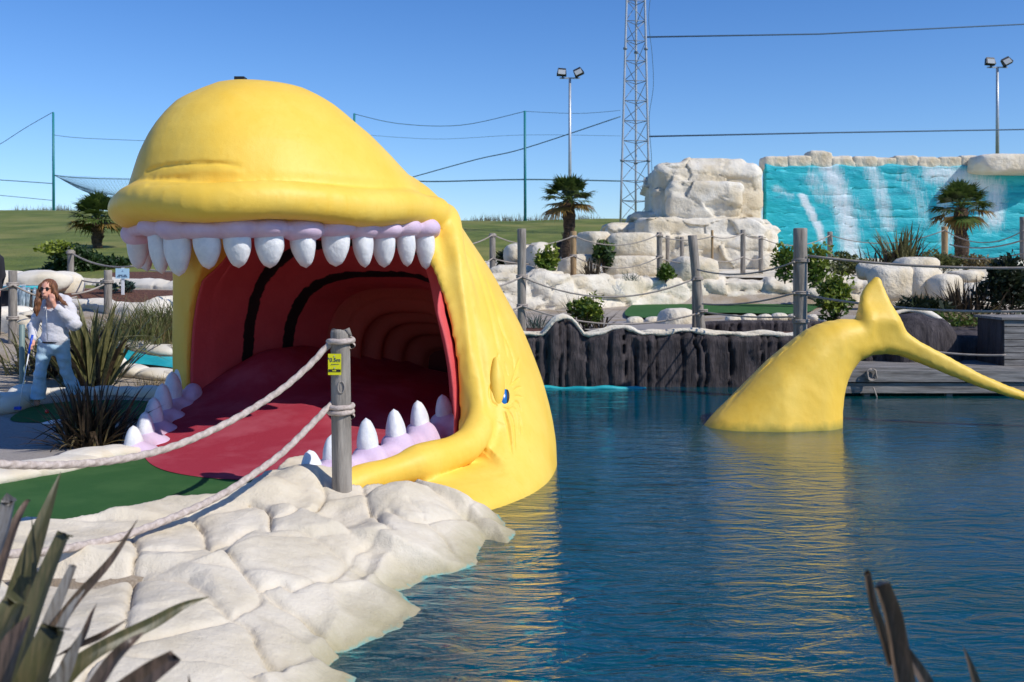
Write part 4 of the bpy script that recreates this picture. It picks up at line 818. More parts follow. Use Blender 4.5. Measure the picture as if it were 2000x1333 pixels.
def shrub(name, px, D, w, h, label, m='shrub_leaf', z=None, n=700, leaf=.06, seed=1, cat='shrub', group=None, m2=None, depth=None, asp=1.9, lumps=6):
    x = (px - CX) / FPX * D; z = gnd(x, D) if z is None else z; e = empty(name, (x, D, z), label, cat, group); dp = depth or w
    twigs('stem', e, (x, D, z - .05), (w / 2, dp / 2), h * .8, 9, seed)
    leaves('foliage', m, e, (x, D, z + h * .5), (w / 2, dp / 2, h * .52), n, leaf, seed, asp=asp, lumps=lumps)
    if m2: leaves('leaves', m2, e, (x, D, z + h * .68), (w / 2 * .95, dp / 2 * .95, h * .42), n // 3, leaf, seed + 50, .7, asp=asp)
    return e
def flax(name, px, D, h, n, label, m='flax_leaf', z=None, seed=1, width=.055, spread=26, droop=.3, m2=None, group=None, rb=.12, lo=20, cat='flax plant', fold=.35):
    x = (px - CX) / FPX * D; z = gnd(x, D) if z is None else z; e = empty(name, (x, D, z), label, cat, group)
    blades('leaves', m, e, (x, D, z - .04), n, h, width, spread, seed, droop, lo, rb=rb, fold=fold)
    if m2: blades('dry_leaves', m2, e, (x, D, z - .04), n // 3, h * .8, width, spread * 1.6, seed + 9, droop * 1.5, 8, rb=rb, fold=fold)
    return e
def palm(px, D, y_base, y_crown, label, seed, cr=.95, tr=.13, z=None, n=30):
    x = (px - CX) / FPX * D; zb = CH - (y_base - HY) / FPX * D; zc = CH - (y_crown - HY) / FPX * D; e = empty('palm_tree', (x, D, zb), label, 'palm tree'); n = 44; rs = np.random.RandomState(seed)
    mb = MB(); m = 14; pts = [(x + .05 * math.sin(i * .5 + seed) * .6, D, zb - .2 + (zc - zb + .2) * i / m) for i in range(m + 1)]; mb.tube(pts, [tr * (1 + .12 * (i % 2)) * (1.15 - .1 * math.sin(i)) for i in range(m + 1)], 12)
    for i in range(90):     # fibre and old leaf bases
        a = rs.uniform(0, 2 * PI); zz = rs.uniform(zb, zc); r0 = tr * 1.02; c = Vector((x + math.cos(a) * r0, D + math.sin(a) * r0, zz)); mb.tube([c, c + Vector((math.cos(a) * .07, math.sin(a) * .07, .10))], [.022, .006], 4)
    mb.build('trunk', 'trunk', e); green, dry = MB(), MB(); top = Vector((x, D, zc))
    for i in range(n):
        a = i * 2.399 + rs.normal(0, .15); q = i / n; el = R(82 - 108 * q + rs.normal(0, 8)); dead = q > .86; mbx = dry if dead else green
        d = Vector((math.cos(a) * math.cos(el), math.sin(a) * math.cos(el), math.sin(el))); L1 = cr * (.48 + .1 * rs.rand()); hub = top + d * L1 + Vector((0, 0, -.06 * L1)); mbx.tube([top + Vector((0, 0, -.1 * q)), top + d * L1 * .5, hub], [.018, .012, .008], 4, False)
        side = d.cross(Vector((0, 0, 1))); side = side.normalized() if side.length > .01 else Vector((1, 0, 0)); up = side.cross(d).normalized(); nb = 17
        for k in range(nb):
            b = (k / (nb - 1) - .5) * 2 * R(82); bl = cr * .66 * (1 - .25 * abs(b) / 1.6) * rs.uniform(.88, 1.08); dd = (d * math.cos(b) + side * math.sin(b)).normalized(); w = .036 * cr; s2 = dd.cross(up).normalized()
            p0 = hub; p1 = hub + dd * bl * .6 + Vector((0, 0, -.03)); p2 = hub + dd * bl + Vector((0, 0, -bl * rs.uniform(.08, .38) * (1.6 if dead else 1)))
            mbx.add([p0 - s2 * w * .3, p0 + s2 * w * .3, p1 + s2 * w, p1 - s2 * w, p2], [(0, 1, 2, 3), (3, 2, 4)])
    green.build('crown', 'palm_leaf', e); dry.build('dry_fronds', 'palm_dry', e); return e
# ------------------------------------------------------------------ posts and ropes
def wpost(px, yt, yb, D, w, label, m='wood_post', group=None, lean=0, bottom=None):
    x = (px - CX) / FPX * D; zt = CH - (yt - HY) / FPX * D; zb = CH - (yb - HY) / FPX * D; zb0 = zb - .15 if bottom is None else bottom; r = w / 2 / FPX * D
    mb = MB(); lx = lean / FPX * D; n = 8; pts = [(x + lx * (1 - i / n), D, zb0 + (zt - zb0) * i / n) for i in range(n)] + [(x, D, zt - r * .12), (x, D, zt)]
    mb.tube(pts, [r * (1 + .03 * math.sin(i * 1.7 + px)) for i in range(n)] + [r, r * .86], 16); return tag(mb.build('wooden_post', m), label, 'post', group)
def sag(a, b, s, n=14):
    a, b = Vector(a), Vector(b); return [a.lerp(b, i / n) - Vector((0, 0, 4 * s * (i / n) * (1 - i / n))) for i in range(n + 1)]
def rope(name, spans, r, label, m='rope_far', group='ropes of the post fences', cat='rope', wraps=(), n=6):
    """spans: list of point lists; wraps: (centre, radius) turns tied round the posts (children)"""
    mb = MB()
    for s in spans: mb.tube(s, r, n)
    o = mb.build(name, m); tag(o, label, cat, group)
    for c, rr in wraps:
        w = MB()
        for k in (-1, 1): w.tube([(c[0] + math.cos(a) * rr, c[1] + math.sin(a) * rr, c[2] + k * r * .9 + r * .5 * a / 6) for a in np.linspace(0, 2 * PI, 15)], r, 6)
        q = w.build('rope_wrap', m); q.parent = o
    return o

# ------------------------------------------------------------------ far side of the pool: dark piling wall
def piling_wall(name, x0, x1, y0, profile, zb, label, seed, parent=None, lean=0):
    h = .035; xs = np.arange(x0, x1, h); px = CX + xs / y0 * FPX; zt = CH - (np.interp(px, *zip(*profile)) - HY) / FPX * y0
    rs = np.random.RandomState(seed); b = [x0 - .1]
    while b[-1] < x1 + .5: b.append(b[-1] + rs.choice([.14, .22, .34, .5]) * rs.uniform(.85, 1.15))
    b = np.array(b); nz = 44; V = []; off = rs.uniform(-.04, .04, len(b)); gd = rs.uniform(.15, 1.1, len(b)); sk = rs.normal(0, .05, len(b))
    for j in range(nz + 1):
        s = j / nz; z = zb + (zt - zb) * s; xx = xs + .09 * fbm(xs * 1.6, z * 2.2, 0, 4, seed) + .02 * (s - .5); i = np.clip(np.searchsorted(b, xx) - 1, 0, len(b) - 2); e = np.minimum(xx - b[i], b[i + 1] - xx)
        o = off[i] + sk[i] * (z - zb) * .6 - .11 * gd[i] * np.exp(-(e / .018) ** 2) + .030 * fbm(xs * 11, z * 1.6, 0, 4, seed + 1) + .08 * fbm(xs * 1.6, z * 1.8, 0, 4, seed + 2) - .06 * max(0, s - .93) / .07
        V.append(np.stack([xs, y0 - o, z], 1))
    V.append(np.stack([xs, y0 + .30 + 0 * xs, zt + .0], 1)); A = np.array(V); m, n = A.shape[:2]; i = np.arange(m - 1)[:, None] * n + np.arange(n - 1)[None]; q = np.stack([i, i + 1, i + n + 1, i + n], -1).reshape(-1, 4)
    o = link(name, qmesh(name, A.reshape(-1, 3), q), 'wood_dark', parent); return o, xs, zt
PROF = [(900, 655), (1030, 656), (1062, 656), (1076, 640), (1086, 628), (1102, 623), (1120, 628), (1132, 642), (1142, 656), (1180, 655), (1200, 645), (1222, 641), (1240, 648), (1252, 657), (1300, 654), (1320, 649), (1370, 651), (1400, 656), (1480, 657), (1560, 657), (1700, 660), (2200, 660)]
dw = empty('piling_wall', (3, 16.8, -.3), 'long dark brown wall of upright moulded boards along the far side of the pool', 'wall')
o, xs, zt = piling_wall('boards', -1.3, 6.4, 16.8, PROF, -.7, '', 3, dw)
cap = MB(); path = [(x, 16.86, z + .022 + .012 * math.sin(x * 9)) for x, z in zip(xs[::2], zt[::2])]; cap.tube(path, [.034 + .012 * math.sin(i * .7) + .008 * math.sin(i * 1.9) for i in range(len(path))], 8)
path2 = [(x, y + .14, z + .01) for x, y, z in path]; cap.tube(path2, [.04 + .02 * math.sin(i * .5) for i in range(len(path))], 8); cap.build('cap', 'rock_far', dw)
bl = MB(); # turquoise paint line where wall meets water
bl.tube([(x, 16.66 + .04 * math.sin(x * 3), -.305 + .012 * math.sin(x * 5) + .01 * math.sin(x * 13)) for x in np.arange(-1.2, 2.3, .08)], .045, 8); bl.build('painted_edge', 'teal', dw)
o, xs, zt = piling_wall('piling_wall', 3.4, 9.2, 18.1, [(1300, 634), (1380, 630), (1450, 627), (1560, 628), (1700, 632), (1790, 640), (2100, 640)], .2, '', 8); tag(o, 'second dark board wall set back behind the thick rope post', 'wall')
# dark moulded rock hump right of the tail, with pale rim
rock('dark_rock', (6.95, 17.0, .12), (1.35, 1.0, 1.65), 'dark brown rounded moulded rock beside the dock behind the whale tail', 5, .2, 'wood_dark', None, 'rock', 4, planes=12, p=2.6, rough=.09)
rock('dark_rock', (7.9, 17.4, .1), (1.5, .9, 1.05), 'low dark moulded rock in the shade next to the slatted box', 6, 0, 'wood_dark', None, 'rock', 4, planes=8, p=3, rough=.08)
rm = MB(); rm.tube([(6.3 + .12 * i, 17.35, .72 + .26 * math.sin(PI * min(i / 11, 1)) ) for i in range(12)], [.05 + .02 * math.sin(i) for i in range(12)], 8); tag(rm.build('coping_rock', 'rock'), 'pale rounded coping running over the dark rock hump', 'rock')
# dock
dk = empty('dock', (7.5, 15.8, -.1), 'grey weathered timber dock edge at the right behind the whale tail', 'dock')
for i, (z0, z1, y) in enumerate(((-.075, .115, 15.66), (-.255, -.085, 15.70))): mb = MB(); mb.box((7.6, y, (z0 + z1) / 2), (5.6, .09, z1 - z0 - .012)); mb.build('beam', 'plank', dk, False)
for i in range(9): mb = MB(); mb.box((7.6, 15.80 + .145 * i, .125 + .002 * (i % 2)), (5.6, .135, .04)); mb.build('deck_board', 'plank', dk, False)
for x in (5.6, 6.9, 8.3, 9.6): mb = MB(); mb.box((x, 15.74, -.35), (.10, .08, .5)); mb.build('pile', 'plank', dk, False)
mb = MB()
for k in range(3): mb.tube([(5.62 + .07 * math.sin(a) * (1 + .3 * math.sin(2 * a + k)) * (1 + .15 * k), 15.58 - .02 * k, .02 - .075 * (1 - math.cos(a)) * (1 + .1 * k) + .12) for a in np.linspace(0, 2 * PI, 20)], .012, 6)
mb.tube([(5.65, 15.56, -.15), (5.7, 15.57, -.28), (5.72, 15.58, -.36)], .012, 6); tag(mb.build('mooring_rope', 'rope_far'), 'small coil of grey rope hanging on the dock edge under the tail fluke', 'rope')
bx = empty('slatted_box', (8.9, 16.3, .14), 'grey timber slatted box standing on the dock at the right edge', 'box')
for i in range(7): mb = MB(); mb.box((8.95, 15.98, .20 + i * .105), (2.1, .03, .092)); mb.build('slat', 'plank', bx, False)
mb = MB(); mb.box((7.90, 16.42, .52), (.04, .86, .74)); mb.box((8.95, 16.86, .52), (2.1, .04, .74)); mb.build('side_panel', 'wood_dark', bx, False); mb = MB(); mb.box((8.95, 16.42, .905), (2.22, .98, .04)); mb.build('lid', 'plank', bx, False)  # dark wood colour on the panels stands for the box's shaded left side

# ------------------------------------------------------------------ terraces beyond the pool
def gz(px, py, z): return tuple(G(px, py, z))[:2]
rock_wall('terrace_wall', [(-3.2, 26.6), (-.3, 26.8), (1.6, 27.2), (3.2, 28.4), (4.2, 29.4), (7.2, 30.0), (10.5, 29.6), (14.5, 29.2), (19, 29.8)], .35, lambda s: 1.42 + .10 * math.sin(s * 9), 'long pale moulded stone wall behind the far putting green', 4, (1.0, .7), .9, .16, .075)
drape('far_green', [gz(1222, 618, .6), gz(1236, 596, .6), (3.9, 29.6), (6, 29.9), (9.5, 29.6), gz(1600, 600, .6), gz(1560, 614, .6), gz(1400, 613, .6), gz(1300, 622, .6)], 'turf', .02, .6, lambda x, y: H(x, y) * 0 + .60)
drape('far_path', [gz(1150, 648, .58), gz(1340, 648, .58), gz(1420, 636, .58), gz(1300, 627, .58), gz(1180, 632, .58)], 'path', .03, .5, lambda x, y: 0 * x + .57)
drape('mulch_bed', [(.2, 17.3), (4.6, 17.3), (4.6, 18.5), (.2, 19)], 'mulch', .03, .5)
drape('mulch_bed', [(-.4, 27.9), (2.4, 28.6), (3.6, 30.4), (-.4, 30)], 'mulch', .05, .6, lambda x, y: 0 * x + 1.34)
drape('upper_terrace', [(-3.2, 27.3), (1.6, 27.9), (3.0, 29.3), (4.0, 30.7), (7, 31.0), (14, 30.2), (24, 31), (26, 38.5), (-3, 38.5)], 'rock_far', .0, .8, lambda x, y: np.maximum(H(x, y) + .03, 1.33) + .06 * fbm(x, y, 0, 3, 3))
sp_ = [(1240, 626), (1276, 624), (1306, 623), (1336, 628), (1432, 622), (1462, 620), (1494, 619), (1522, 618), (1554, 618), (1588, 620), (1610, 626)]
row('edging_stone', [(*gz(px, y + 6, .58), .58, .40) for px, y in sp_], '%s from the left of the low round pale stones edging the far green', 'low round stones edging the far green', seed=60, hgt=.20)
rock('boulder', P(1322, 632, 20.0), (.75, .6, .62), 'pale sloping boulder at the foot of the leaning rope posts', 31, .3, planes=9)
rock('boulder', P(1012, 500, 29.5), (.85, .7, .75), 'small pale pointed boulder on the grass edge behind the tall left post', 32, .3, planes=9)
rock('boulder', P(1056, 512, 29.2), (.95, .8, 1.15), 'upright rounded pale boulder left of the leafy shrub on the terrace', 33, .8, planes=8)
rock('boulder', P(1000, 545, 28.3), (1.4, .8, .8), 'wide pale boulder on the terrace just right of the whale neck', 34, .1, planes=12, p=5)
rock('boulder', P(1234, 480, 33), (1.6, 1.3, .85), 'large squared pale block between the shrub and the dark posts', 35, -.1, planes=9, p=6)
rock('boulder', P(1160, 480, 33.5), (.9, 1.2, .95), 'shaded squared block behind the palm trunk', 36, .5, planes=9, p=6)
rock('boulder', P(1233, 522, 32), (1.8, 1.1, .72), 'flat pale block under the large squared block', 37, .05, planes=9, p=6)
rock('boulder', P(1130, 520, 31.8), (1.3, 1.0, .75), 'pale block behind the tan post', 38, .2, planes=9, p=5)
rock('boulder', P(1352, 530, 30.6), (1.5, 1.2, .9), 'broad pale boulder behind the leaning posts', 39, .2, planes=10, p=4)
for i, (px, y, D, s, l) in enumerate(((1790, 522, 27, (1.2, .9, .55), 'smooth pale boulder capping the rocks below the right palm'), (1740, 552, 26.5, (1.2, .8, 1.0), 'cracked pale boulder behind the tip of the upright fluke'), (1800, 552, 26.6, (1.0, .8, .9), 'squarish pale boulder right of the upright fluke'), (1845, 562, 26.2, (1.0, .7, .7), 'lowest pale boulder left of the brown flax'), (1886, 540, 27.5, (1.2, .8, .35), 'flat pale slab behind the brown flax'), (1700, 530, 27.8, (1.0, .7, .5), 'flat pale rock left of the upright fluke tip'))):
    rock('boulder', P(px, y, D), s, l, 70 + i, .2 * i, planes=9, p=4)
# rock tower beside the mural
def fbox(F, c, d, rz, r=.22, k=.08):
    c = np.array(c); m = np.linalg.norm(d) / 2 + .3; sl, (X, Y, Z) = F.blk(c - m, c + m); x, y, z = X - c[0], Y - c[1], Z - c[2]; x, y = x * math.cos(rz) + y * math.sin(rz), -x * math.sin(rz) + y * math.cos(rz)
    q = [np.abs(a) - (e / 2 - r) for a, e in zip((x, y, z), d)]; o = np.sqrt(sum(np.maximum(a, 0) ** 2 for a in q)) + np.minimum(np.maximum(np.maximum(q[0], q[1]), q[2]), 0) - r; F.put(sl, o.astype(np.float32), k)
def rock_stack(name, boxes, lo, hi, h, label, seed, cell=.9, amp=.14, cat='rock'):
    F = Field(lo, hi, h)
    for c, d, rz, r in boxes: fbox(F, c, d, rz, r)
    def post(v):
        rs = np.random.RandomState(seed); lo_, hi_ = v.min(0), v.max(0); n = max(int(np.prod((hi_ - lo_)) / cell ** 3 * .8), 12); sd = rs.uniform(lo_, hi_, (n, 3)); w = v + .22 * np.stack([fbm(v[:, 0], v[:, 1], v[:, 2] + 9 * i, 3, seed) for i in range(3)], 1)
        sc = np.array([1, .8, 1.7]); i1, f1, e = voronoi(w * sc, sd * sc); c = v.mean(0); off = rs.normal(0, amp * .6, (n, 3))[i1]; off[:, 2] *= .3; gr = amp * .55 * np.exp(-(e / .05) ** 2); d = v - c; d[:, 2] *= .2; d /= np.linalg.norm(d, axis=1)[:, None] + 1e-6
        return v + off - d * gr[:, None] + amp * .55 * np.stack([fbm(v[:, 0] * 1.6, v[:, 1] * 1.6, v[:, 2] * 1.6 + 9 * i, 4, seed + 4) for i in range(3)], 1)
    o = F.build(name, 'rock_far', None, 0, post); return tag(o, label, cat)
def bpx(x0, x1, y0, y1, D, dep, rz=0, r=.25): k = D / FPX; return (((x0 + x1) / 2 - CX) * k, D + dep / 2, CH - ((y0 + y1) / 2 - HY) * k), ((x1 - x0) * k, dep, (y1 - y0) * k), rz, r
rock_stack('rock_tower', [bpx(1280, 1492, 316, 470, 38.4, 3.6, .03, .5), bpx(1330, 1470, 308, 400, 38.7, 3, 0, .4), bpx(1308, 1450, 354, 425, 36.9, 2.4, -.03, .22), bpx(1258, 1503, 424, 470, 36.4, 3.4, .02, .25), bpx(1262, 1505, 458, 540, 36.0, 3.4, .02, .3), bpx(1470, 1520, 440, 520, 36.8, 2.4, .1, .4), bpx(1182, 1275, 433, 480, 38.6, 2.4, 0, .4), bpx(1240, 1300, 412, 470, 38.6, 2, 0, .3)], (3.2, 35.2, .9), (10.6, 43, 6.5), .075, 'tall stacked tower of pale blocks left of the turquoise wall', 5, .85, .13)
rock('rock_block', P(1500, 520, 36.5), (1.6, 1.5, 1.1), 'rounded foot stone between the tower and the turquoise wall', 46, .3, 'rock_far', 'blocks of the rock tower', 'rock', 4, planes=8, p=4)
# waterfall mural wall
def mural():
    px0, px1 = 1490, 1952; D0 = 40.0; corner = ((px1 - CX) / FPX * D0, D0); path = [((px0 - CX) / FPX * D0, D0), corner, (25, D0)]
    P2 = np.array(path); seg = np.sqrt((np.diff(P2, axis=0) ** 2).sum(1)); cum = np.concatenate([[0], np.cumsum(seg)]); s = np.arange(0, cum[-1], .06); x = np.interp(s, cum, P2[:, 0]); y = np.interp(s, cum, P2[:, 1]); zs = np.arange(1.6, 5.75, .06)
    Xg, Zg = np.meshgrid(s, zs, indexing='ij'); X = np.interp(Xg, s, x); Y = np.interp(Xg, s, y) + .05 * fbm(Xg * .8, Zg * 3.5, 0, 4, 4) + .012 * np.sin(Zg * 14 + 5 * fbm(Xg, Zg, 0, 2, 1)) * .6
    V = np.stack([X, Y, Zg], -1).reshape(-1, 3); n = len(zs); i = np.arange(len(s) - 1)[:, None] * n + np.arange(n - 1)[None]; q = np.stack([i, i + n, i + n + 1, i + 1], -1).reshape(-1, 4)
    o = link('waterfall_wall', qmesh('waterfall_wall', V, q), 'mural'); pp = CX + V[:, 0] / 40 * FPX; yy = HY - (V[:, 2] - CH) / 40 * FPX; a = np.zeros(len(V))
    for pl, w, k in (([(1612, 330), (1630, 370), (1645, 420), (1658, 500)], 26, .46), ([(1560, 385), (1580, 420), (1594, 450), (1600, 470)], 9, .52), ([(1580, 345), (1600, 380)], 24, .30), ([(1695, 335), (1712, 370), (1722, 420), (1728, 440)], 20, .36), ([(1760, 345), (1785, 375), (1800, 430)], 26, .24), ([(1840, 345), (1835, 400), (1842, 470)], 24, .30), ([(1810, 340), (1880, 350), (1935, 370), (1932, 430)], 26, .42), ([(1510, 370), (1540, 385)], 12, .3), ([(1660, 400), (1690, 430)], 22, .22), ([(1900, 400), (1925, 440)], 25, .3)):
        d, _ = dist_polyline(np.stack([pp, yy], 1), np.array(pl, float)); a = np.maximum(a, k * np.exp(-(d / w) ** 2))
    at = o.data.attributes.new('spray', 'FLOAT', 'POINT'); at.data.foreach_set('value', a.astype(np.float32)); tag(o, 'tall turquoise wall painted like falling water with white spray', 'wall')
    md = o.modifiers.new('t', 'SOLIDIFY'); md.thickness = .4; md.offset = 1
mural()
cx = [1512, 1556, 1598, 1640, 1684, 1724, 1764, 1806, 1848, 1888]
for i, px in enumerate(cx):
    w = (cx[min(i + 1, 9)] - cx[max(i - 1, 0)]) / (2 if 0 < i < 9 else 1) / FPX * 40 * 1.16
    rock('crest_stone', P(px, 322 - (8 if i in (2,) else 0), 40.15), (w, .9, .60 + (.2 if i == 2 else 0) + .08 * math.sin(i * 2.3)), '%s from the left of the pale stones crowning the turquoise wall' % ORD[i], 90 + i, .05 * math.sin(i * 3), 'rock_far', 'stones crowning the turquoise wall', 'stone', 4, planes=7, p=9, rough=.08)
rock('rock_block', (19.8, 39.4, 5.75), (3.4, 1.6, .8), 'overhanging pale rock at the top right corner above the turquoise wall', 101, .1, 'rock_far', None, 'rock', 4, planes=10, p=5)
rock('rock_block', (25.6, 37.9, 4.0), (3.2, 2.4, 5.6), 'unseen rock pillar added to shade the right end of the turquoise wall', 102, .1, 'rock_far', None, 'rock', 4, planes=10, p=6)  # out of view, added to cast shade on the wall's right end

# ------------------------------------------------------------------ posts and ropes of the far fences
GP = 'posts of the rope fences'
def pk(px, y, D): return tuple(P(px, y, D))
wpost(1019, 447, 648, 17.25, 17, 'tall grey post rising behind the dark board wall right of the whale', group=GP)
wpost(1352, 460, 653, 17.2, 18, 'leaning grey post in front of its straight partner at mid right', group=GP, lean=20)
wpost(1357, 524, 651, 17.6, 11, 'thin straight post right behind the leaning post', group=GP)
wpost(1563, 446, 690, 15.3, 27, 'thickest nearest grey post standing just behind the whale tail', group=GP, bottom=-.1)
wpost(962, 456, 545, 28.6, 12, 'grey post on the terrace beside the whale neck', group=GP)
wpost(1120, 452, 546, 29.4, 12, 'tan post next to the palm trunk', 'wood_tan', group=GP)
wpost(1288, 454, 546, 30, 11, 'dark grey post left of the small pair before the rock tower', group=GP)
wpost(1304, 461, 512, 33.5, 8, 'first short post behind the dark grey post on the terrace', group=GP)
wpost(1332, 463, 512, 34, 8, 'second short post behind the dark grey post on the terrace', group=GP)
wpost(1391, 450, 535, 30.5, 5, 'slim brown rusty stake before the rock tower', 'wood_tan', group=GP)
wpost(1451, 449, 528, 31.5, 10, 'dark post in front of the right half of the rock tower', group=GP)
wpost(1486, 461, 526, 33, 9, 'slender dark post at the right foot of the rock tower', group=GP)
wpost(1621, 453, 500, 34, 10, 'short grey post before the left part of the turquoise wall', group=GP)
wpost(1845, 443, 508, 33, 12, 'tan post left of the right palm trunk', 'wood_tan', group=GP)
wpost(1998, 424, 500, 31, 12, 'dark post at the right picture edge below the turquoise wall', group=GP)
rope('rope', [sag(pk(900, 560, 16.5), pk(1019, 541, 17.15), .1), sag(pk(1019, 541, 17.15), pk(1356, 545, 17.1), .33)], .016, 'upper rope from the tall left post to the leaning post', wraps=[(pk(1019, 541, 17.25), .088), (pk(1362, 545, 17.2), .09)])
rope('rope', [sag(pk(900, 610, 16.5), pk(1019, 598, 17.15), .1), sag(pk(1019, 598, 17.15), pk(1366, 612, 17.1), .25)], .016, 'lower rope from the tall left post to the leaning post', wraps=[(pk(1020, 598, 17.25), .088), (pk(1371, 608, 17.2), .09)])
rope('rope', [sag(pk(1362, 527, 17.1), pk(1552, 512, 15.2), .13)], .015, 'upper rope between the leaning post and the thick post', wraps=[(pk(1564, 510, 15.3), .12)])
rope('rope', [sag(pk(1372, 594, 17.1), pk(1552, 573, 15.2), .07)], .015, 'middle rope between the leaning post and the thick post', wraps=[(pk(1564, 573, 15.3), .12)])
rope('rope', [sag(pk(1376, 610, 17.1), pk(1552, 619, 15.2), .04)], .015, 'lowest rope between the leaning post and the thick post', wraps=[(pk(1564, 628, 15.3), .12)])
rope('rope', [sag(pk(1578, 500, 15.2), pk(2060, 523, 13.5), .07)], .022, 'upper thick rope running right from the thick post')
rope('rope', [sag(pk(1578, 578, 15.2), pk(2060, 606, 13.5), .10)], .020, 'lower thick rope running right from the thick post')
rope('rope', [sag(pk(1830, 688, 16.2), pk(1965, 694, 15.8), .02)], .018, 'short rope in the dark shade behind the right fluke')
rope('rope', [sag(pk(880, 478, 27), pk(962, 459, 28.5), .12), sag(pk(962, 459, 28.5), pk(1120, 461, 29.3), .28), sag(pk(1120, 461, 29.3), pk(1288, 458, 29.9), .30)], .018, 'upper rope on the terrace linking the neck post, tan post and dark post', wraps=[(pk(962, 461, 28.6), .1), (pk(1120, 463, 29.4), .1), (pk(1288, 461, 30), .1)])
rope('rope', [sag(pk(900, 520, 27), pk(962, 505, 28.5), .1), sag(pk(962, 505, 28.5), pk(1120, 500, 29.3), .2), sag(pk(1120, 500, 29.3), pk(1288, 502, 29.9), .35)], .018, 'lower rope on the terrace linking the neck post, tan post and dark post', wraps=[(pk(1120, 500, 29.4), .1), (pk(1288, 502, 30), .1)])
rope('rope', [sag(pk(1288, 462, 30), pk(1391, 462, 30.4), .12), sag(pk(1391, 462, 30.4), pk(1451, 456, 31.4), .1), sag(pk(1451, 456, 31.4), pk(1486, 465, 32.9), .08), sag(pk(1486, 465, 32.9), pk(1621, 460, 33.9), .3), sag(pk(1621, 460, 33.9), pk(1845, 450, 32.9), .35), sag(pk(1845, 450, 32.9), pk(2000, 450, 30.9), .4)], .018, 'upper thin rope along the foot of the rock tower and turquoise wall')
rope('rope', [sag(pk(1288, 505, 30), pk(1391, 508, 30.4), .12), sag(pk(1391, 508, 30.4), pk(1451, 502, 31.4), .1), sag(pk(1451, 502, 31.4), pk(1486, 505, 32.9), .08)], .018, 'lower thin rope at the foot of the rock tower')
rope('rope', [sag(pk(1855, 478, 31), pk(2040, 452, 27), .25)], .022, 'pale upper rope right of the right palm')
rope('rope', [sag(pk(1855, 500, 31), pk(2040, 482, 27), .2)], .020, 'pale lower rope right of the right palm')

# ------------------------------------------------------------------ palms, lamps, mast, net poles
palm(1110, 31.5, 520, 392, 'palm tree with round crown standing in front of the middle lamp post', 3, cr=.90, tr=.155)
palm(1877, 34.5, 505, 408, 'palm tree in front of the turquoise wall', 6, cr=1.06, tr=.19)
palm(191, 31.5, 474, 428, 'palm tree on the grass slope left of the whale head', 9, cr=.9, tr=.13)
def lamp(px, ytop, ybase, D, label, w=6):
    x = (px - CX) / FPX * D; zb = CH - (ybase - HY) / FPX * D; zt = CH - (ytop - HY) / FPX * D; e = empty('lamp_post', (x, D, zb), label, 'lamp post'); r = w / 2 / FPX * D
    mb = MB(); mb.tube([(x, D, zb - 1), (x, D, (zb + zt) / 2), (x, D, zt)], [r * 1.25, r, r * .8], 12); mb.build('pole', 'galv', e); mb = MB(); k = D / FPX; mb.box((x, D, zt), (40 * k, .08, .08)); mb.build('crossbar', 'galv', e, False)
    for s, ry in ((-1, .08), (1, -.45)):
        c = Vector((x + s * 16 * k, D - .1, zt + 11 * k)); mb = MB(); mb.box(c, (19 * k, .28, 14 * k), 0, R(-22), ry, .8); mb.box(c + Vector((-s * 2 * k, 0, -9 * k)), (3 * k, .1, 6 * k)); h = mb.build('floodlight', 'dark', e, False)
        mb = MB(); mb.box(c + Vector((0, -.16, -.02)), (14 * k, .02, 10 * k), 0, R(-22), ry); g = mb.build('lens', 'glass', e, False); g.parent = h
lamp(1113, 153, 440, 60, 'tall lamp post with two floodlights behind the middle palm'); lamp(1948, 132, 320, 62, 'tall lamp post with two floodlights above the turquoise wall')
def mast():
    D = 50; k = D / FPX; cx0 = 1240; zb, zt = 3.0, 24.0; e = empty('lattice_mast', ((cx0 - CX) * k, D, zb), 'tall grey triangular lattice mast left of the rock tower', 'mast'); hw = lambda z: (29 * k - (z - 4.0) / 11.1 * 11 * k) ; x0 = (cx0 - 3 - CX) * k
    def leg(i, z): a = PI / 2 * 0 + [R(215), R(335), R(75)][i]; r = hw(z) * 1.15; return Vector((x0 + (z - 4) * .006 + math.cos(a) * r, D + math.sin(a) * r, z))
    for i in range(3): mb = MB(); mb.tube([leg(i, z) for z in np.arange(zb, zt + .1, 3)], .055, 8); mb.build('leg', 'galv', e)
    for i in range(3):
        mb = MB(); zz = np.arange(zb, zt, 1.0); j = (i + 1) % 3
        for q, z in enumerate(zz): mb.tube([leg(i, z), leg(j, z)], .020, 5); a, b = (i, j) if q % 2 == 0 else (j, i); mb.tube([leg(a, z), leg(b, z + 1.0)], .018, 5)
        mb.build('bracing', 'galv_dark', e)
    for z in (7.0, 12.6, 18):
        for i in range(3): mb = MB(); c = leg(i, z); mb.tube([c - Vector((0, 0, .05)), c + Vector((0, 0, .05))], .10, 8); mb.build('flange', 'galv_dark', e)
mast()
def line(px, py, D): return [P(a, b, d) for a, b, d in zip(px, py, D)]
mb = MB(); mb.tube([P(1258, 73, 50), P(1600, 67, 55), P(2080, 44, 60)], .042, 5); tag(mb.build('cable', 'cable'), 'upper thin cable running right from the lattice mast', 'cable')
mb = MB(); mb.tube([P(1268, 267, 50), P(1600, 260, 55), P(2080, 252, 60)], .042, 5); tag(mb.build('cable', 'cable'), 'lower thin cable running right from the lattice mast', 'cable')
mb = MB(); mb.tube([tuple(p) for p in catmull([P(x, y, 50) for x, y in ((1280, -60), (1267, 30), (1274, 110), (1276, 170), (1268, 230), (1272, 300), (1274, 350))], 6)], .014, 4); tag(mb.build('cable', 'net'), 'slack hair-thin wire hanging beside the lattice mast', 'cable')
